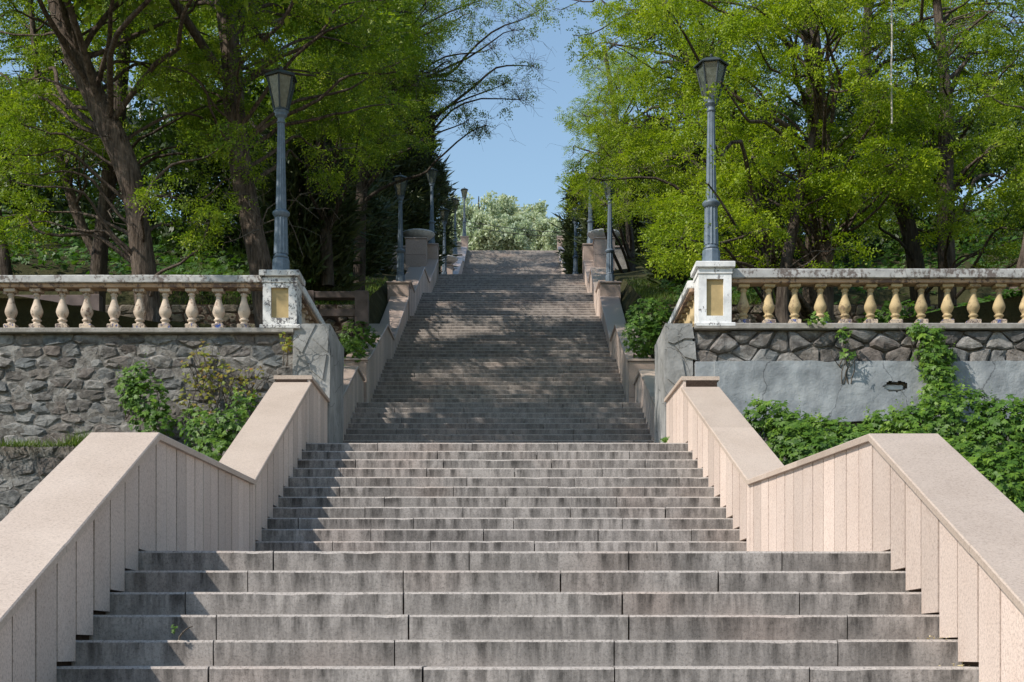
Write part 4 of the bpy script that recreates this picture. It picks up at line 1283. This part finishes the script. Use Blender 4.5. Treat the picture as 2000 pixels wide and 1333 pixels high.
# ------------------------------------------------------------------ creepers (five-fingered leaves)
def palmate(p, nrm, size):
    """p,nrm (m,3), size (m,) -> (m*5,4,3)"""
    m = len(p)
    nrm = norm(nrm)
    up = rng.normal(scale=.5, size=(m, 3)) + np.array([0, 0, -1.0])
    a = norm(np.cross(nrm, up)); b = np.cross(a, nrm)   # b ~ hanging direction
    out = np.empty((m, 5, 4, 3))
    for k, ang in enumerate((-1.25, -.65, 0, .65, 1.25)):
        sgn = np.sign(np.einsum('ij,j->i', b, np.array([0, 0, -1.0])))[:, None]
        dr = norm(b * sgn * math.cos(ang) + a * math.sin(ang) + nrm * rng.uniform(-.25, .25, (m, 1)))
        sd = norm(np.cross(dr, nrm))
        L = (size * (1 - .22 * abs(ang)))[:, None]
        out[:, k, 0] = p; out[:, k, 2] = p + dr * L
        out[:, k, 1] = p + dr * L * .55 + sd * L * .20 + nrm * L * .05; out[:, k, 3] = p + dr * L * .55 - sd * L * .20 + nrm * L * .05
    return out.reshape(-1, 4, 3)

def creeper(name, label, clumps, n, mat='ivy', size=(.05, .09), stems=8, anchor=None, upright=0):
    """clumps: (px,py,d, rx m, rz m, ry m)"""
    c0 = clumps[0]; base = P(c0[0], c0[1], c0[2])
    th = thing(name, label, 'creeper' if name == 'creeper' else 'plant', base)
    w = np.array([c[3] * c[4] for c in clumps]); w = w / w.sum()
    idx = rng.choice(len(clumps), n, p=w)
    C = np.array([list(P(c[0], c[1], c[2])) for c in clumps]); S = np.array([[c[3], c[5], c[4]] for c in clumps])
    q = norm(rng.normal(size=(n, 3))); q[:, 1] = -np.abs(q[:, 1]) 
    rad = rng.uniform(.35, 1, (n, 1)) ** .45
    p = C[idx] + q * rad * S[idx]
    p[:, 1] += .05 * rng.normal(size=n)
    nr = q * np.array([.8, 1.2, .8]) + np.array([-.15, -.5, .75]) + rng.normal(scale=.35, size=(n, 3))
    sz = rng.uniform(size[0], size[1], n)
    V = palmate(p - np.array(base), nr, sz)
    tone = np.repeat(np.clip(rng.normal(.45, .22, n), 0, 1), 5)
    quads('foliage', V, tone, M[mat], th, 'stuff')
    mb = MB(base)
    for i in range(stems):
        c = clumps[rnd.randrange(len(clumps))]
        a = P(c[0] + rnd.uniform(-20, 20), c[1] + 60, c[2] + .3); b = P(c[0] + rnd.uniform(-40, 40), c[1] - rnd.uniform(20, 110) * c[4], c[2])
        mb.tube(curve(a, b, 8, .25), [.009 - .0008 * k for k in range(9)], 4)
    mb.build('stems', M['twig'], th)
    if upright:
        sh = []
        for i in range(upright):
            c = clumps[rnd.randrange(len(clumps))]
            ang = rnd.uniform(0, math.pi)
            a = Vector(P(c[0], c[1], c[2])) + Vector((math.cos(ang) * c[3] * .9, -c[5] * rnd.uniform(.2, .9), math.sin(ang) * c[4] * .85))
            h = rnd.uniform(.10, .26)
            for k in range(7):
                t = k / 6
                sh.append(((a.x + rnd.uniform(-.02, .02) - base.x, a.y - base.y, a.z + h * t - base.z), .045 * (1.1 - t)))
        pp = np.array([s[0] for s in sh]); ss = np.array([s[1] for s in sh])
        V = palmate(pp, rng.normal(scale=.6, size=(len(pp), 3)) + np.array([0, -.6, .5]), ss)
        quads('new_shoots', V, np.full(len(V), .95), M[mat], th, 'stuff')
    return th
creeper('creeper', 'dense green creeper heaped below the render panel beside the right side wall',
        [(1500, 815, 54.8, .35, .25, .25), (1545, 845, 54.5, .4, .3, .3), (1610, 860, 54.2, .5, .32, .3), (1680, 880, 53.8, .5, .35, .3), (1590, 900, 52.5, .5, .35, .3), (1730, 830, 54.5, .35, .22, .3), (1560, 885, 53, .45, .4, .3)],
        2100, size=(.055, .105), stems=14, upright=40)
creeper('creeper', 'large sunlit creeper mass at the right edge below the panel',
        [(1800, 850, 54.2, .5, .45, .35), (1870, 830, 54, .6, .5, .4), (1960, 860, 53.5, .6, .6, .45), (2040, 850, 53.5, .6, .6, .45), (1850, 930, 51, .6, .5, .4), (1950, 960, 50, .6, .55, .45), (2040, 980, 50, .6, .5, .4), (1900, 1020, 49, .6, .4, .4), (1790, 900, 52.5, .5, .4, .35), (1980, 1060, 48, .7, .5, .4)],
        6000, size=(.055, .11), stems=20, upright=80)
creeper('creeper', 'narrow column of creeper hanging over the render panel',
        [(1815, 660, 56.4, .22, .17, .12), (1825, 695, 56.4, .28, .2, .14), (1830, 735, 56.2, .26, .22, .16), (1835, 775, 55.8, .30, .22, .18), (1790, 645, 56.5, .13, .1, .08)],
        750, stems=10, upright=10)
creeper('creeper', 'sparse trailing vine crossing the right stone band', [(1650, 655, 56.4, .10, .12, .06), (1655, 690, 56.4, .14, .07, .05), (1600, 622, 56.6, .2, .07, .08)], 60, size=(.05, .08), stems=7)
creeper('creeper', 'leafy green creeper clump on the left stone wall',
        [(270, 735, 56, .22, .2, .16), (285, 780, 55.8, .36, .3, .22), (300, 825, 55.6, .33, .2, .2), (255, 760, 56, .2, .2, .16)], 500, stems=10, upright=10)
creeper('creeper', 'yellowing straggly creeper on the left wall near the pillar',
        [(395, 720, 56.3, .35, .3, .08), (440, 740, 56.3, .35, .25, .08), (380, 790, 56.2, .3, .3, .1), (480, 760, 56.3, .25, .2, .1), (400, 690, 56.5, .1, .25, .05), (500, 725, 56.4, .12, .1, .05)], 300, 'ivyyel', size=(.03, .06), stems=42)
creeper('creeper', 'green creeper rising behind the left side wall cap',
        [(410, 850, 54, .36, .28, .25), (450, 830, 54, .3, .25, .2), (385, 825, 55, .25, .2, .18), (425, 885, 52, .3, .2, .2), (480, 790, 55, .2, .2, .12)], 540, stems=12, upright=12)
creeper('creeper', 'small yellow-green weed beside the left grey pillar', [(560, 670, 56.5, .07, .13, .05), (553, 655, 56.5, .04, .06, .04)], 45, 'ivyyel', size=(.03, .06), stems=3)
creeper('creeper', 'bush with yellow flowers on the upper right wall near the stairs', [(1275, 625, 80, .55, .45, .4), (1255, 655, 79, .4, .4, .3), (1300, 650, 80, .4, .4, .3)], 1100, size=(.06, .1), stems=8)
creeper('creeper', 'leafy shoots on the mossy wall left of the stairs', [(700, 655, 80, .4, .3, .2), (680, 690, 79, .4, .3, .2)], 420, size=(.05, .09), stems=6)
creeper('weed', 'tiny green weed in a joint of the lowest steps, left side', [(341, 1226, 23.05, .012, .035, .01)], 12, size=(.012, .022), stems=1)
creeper('weed', 'tiny bright weed at the foot of the right grey pillar', [(1300, 860, 52.3, .05, .05, .04)], 18, size=(.03, .05), stems=1)

# dry twigs hanging on left wall + grass tufts on ledge
def tuft(px, py, d, n, h, spread, label, mat='grass'):
    base = P(px, py, d)
    a = np.zeros((n, 3)); a[:, 0] = rng.normal(scale=spread, size=n); a[:, 1] = rng.normal(scale=.08, size=n)
    dr = norm(rng.normal(scale=.4, size=(n, 3)) + np.array([0, 0, 1.0])); L = rng.uniform(.5, 1, n)[:, None] * h
    sd = norm(np.cross(dr, rng.normal(size=(n, 3)))) * .006
    V = np.stack([a - sd, a + sd, a + dr * L + sd * .2, a + dr * L * 1.02], 1)
    o = quads('grass_tuft', V, np.clip(rng.normal(.5, .25, n), 0, 1), M[mat]); o.location = base
    tag(o, label, 'grass', kind='stuff')
tuft(60, 872, 56, 900, .12, .9, 'low grass along the ledge of the left stone wall')
tuft(165, 870, 56, 220, .24, .12, 'taller grass tuft where the ledge meets the left side wall')

# debris and small plants on steps: a few dry leaves in the right corners
for (px, py, d) in ((1775, 1156, 25.1), (1806, 1200, 24.1), (1840, 1247, 23.2), (1870, 1300, 22.3)):
    z = zstep(d) * K + .004
    n = 22
    p = np.stack([rng.normal(scale=.05, size=n), rng.normal(scale=.03, size=n), rng.uniform(0, .012, n)], 1)
    dr = norm(rng.normal(size=(n, 3)) * np.array([1, 1, .25])); sd = norm(np.cross(dr, rng.normal(scale=.3, size=(n, 3)) + np.array([0, 0, 1])))
    a = rng.uniform(.012, .028, n)[:, None]
    V = np.stack([p, p + dr * a * .5 + sd * a * .3, p + dr * a, p + dr * a * .5 - sd * a * .3], 1)
    o = quads('leaf_litter', V, np.full(n, .8), M['dry'] if 'dry' in M else M.setdefault('dry', mat_leaf('dry_leaf', (.45, .30, .12), (.6, .45, .2), (.7, .6, .35), .1)))
    o.location = (XR(d) - .06, d * T + .12, z); tag(o, 'few dry leaves gathered in the right corners of the lowest steps', 'leaf litter', 'dry leaves in step corners', 'stuff')

# ------------------------------------------------------------------ undergrowth on the slopes
def slope_cover():
    n = 23000
    side = rng.random(n) < .55
    yy = 19.6 + (rng.random(n) ** 1.5) * 34
    ww = rng.random(n)
    xx = np.where(side, -3.9 - ww * (2 + yy * .26), 3.6 + ww * (2 + yy * .26))
    keep = ~((yy < 27.4) & (yy > 26.5))
    yy, xx = yy[keep], xx[keep]
    k2 = ~((yy > 36) & (np.abs(xx) < 5.2)); yy, xx, near_ = yy[k2], xx[k2], 0
    k2 = ~((yy < 23.5) & (xx < 0)); yy, xx = yy[k2], xx[k2]
    hum = np.array([max(0, mnoise.noise(Vector((a * .8, b * .8, 4)))) for a, b in zip(xx, yy)])
    near = (yy < 26.6)
    z = np.array([hill(a, b) for a, b in zip(xx, yy)]) + rng.uniform(.02, .5, len(xx)) * (.25 + hum * 2.2) * np.where(near, .45, 1)
    p = np.stack([xx, yy, z], 1)
    nr = rng.normal(scale=.5, size=p.shape) + np.array([-.2, -.5, 1.0])
    V = palmate(p, nr, rng.uniform(.08, .16, len(p)) * (.8 + .012 * yy))
    o = quads('undergrowth', V, np.repeat(np.clip(rng.normal(.45, .25, len(p)), 0, 1), 5), M['under'])
    tag(o, 'low green undergrowth covering both slopes beside the stairs', 'undergrowth', kind='stuff')
    # grass strips on top of the mossy walls
    n = 16000
    s = rng.random(n) < .5
    xx = np.where(s, -3.3 - rng.random(n) * 4, 3.0 + rng.random(n) * 3); yy = 27.3 + rng.random(n) ** 1.3 * 9
    z = np.array([hill(a, b) for a, b in zip(xx, yy)])
    a = np.stack([xx, yy, z], 1)
    dr = norm(rng.normal(scale=.5, size=(n, 3)) + np.array([0, 0, 1.0])); L = rng.uniform(.05, .15, n)[:, None]
    sd = norm(np.cross(dr, rng.normal(size=(n, 3)))) * .012
    V = np.stack([a - sd, a + sd, a + dr * L + sd * .2, a + dr * L * 1.02], 1)
    o = quads('slope_grass', V, np.clip(rng.normal(.5, .25, n), 0, 1), M['grass']); tag(o, 'grass on the bank above the mossy walls', 'grass', kind='stuff')
slope_cover()

# backdrop woods on the hillsides so that no bare slope shows between trunks
def wood(label, x0, x1, y0, y1, d0, d1, n, r0, r1, leaves, mat):
    bl_ = scatter(n, x0, x1, y0, y1, d0, d1, r0, r1, leaves)
    p = []; u = []
    base = Vector(P((x0 + x1) / 2, 560, (d0 + d1) / 2))
    for c, r, m in bl_:
        a, b, _ = blob_leaves(c, r, m); p.append(a); u.append(b)
    p = np.concatenate(p); u = np.concatenate(u)
    V = pinnate(p, u, rng.uniform(.3, .5, len(p)), .19, .09, 7)
    o = quads('distant_woods', V, np.repeat(np.clip(rng.normal(.45, .25, len(p)), 0, 1), 7), M[mat])
    tag(o, label, 'woods', kind='stuff')
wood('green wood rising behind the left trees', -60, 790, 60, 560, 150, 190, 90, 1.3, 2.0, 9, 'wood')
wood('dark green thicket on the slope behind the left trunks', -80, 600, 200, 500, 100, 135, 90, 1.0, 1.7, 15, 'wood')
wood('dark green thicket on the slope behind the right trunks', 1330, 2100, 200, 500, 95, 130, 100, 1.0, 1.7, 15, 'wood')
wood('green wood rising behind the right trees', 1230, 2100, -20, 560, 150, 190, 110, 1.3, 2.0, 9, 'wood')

# wires across the gap, rope hanging in the right trees
def wire(pts, r, label, name='overhead_wire', mat='wire', cat='wire'):
    base = pts[0]
    mb = MB(base); mb.tube(pts, [r] * len(pts), 5)
    o = mb.build(name, M[mat]); o.location = base; tag(o, label, cat)
def sag(a, b, s, n=14): return [a.lerp(b, i / n) - Vector((0, 0, s * 4 * (i / n) * (1 - i / n))) for i in range(n + 1)]
wire(sag(P(870, 425, 235), P(1110, 455, 235), .15), .02, 'upper black wire sagging across the pale poplars')
wire(sag(P(865, 430, 236), P(1108, 462, 236), .25), .02, 'lower black wire sagging across the pale poplars')
wire([P(1741, -20, 60), P(1742, 80, 60), P(1740.5, 150, 60), P(1742, 242, 60)], .014, 'pale rope hanging straight down in the right trees', 'hanging_rope', 'rope', 'rope')
print('objects', len(bpy.data.objects), 'polys', sum(len(o.data.polygons) for o in bpy.data.objects if o.type == 'MESH'))
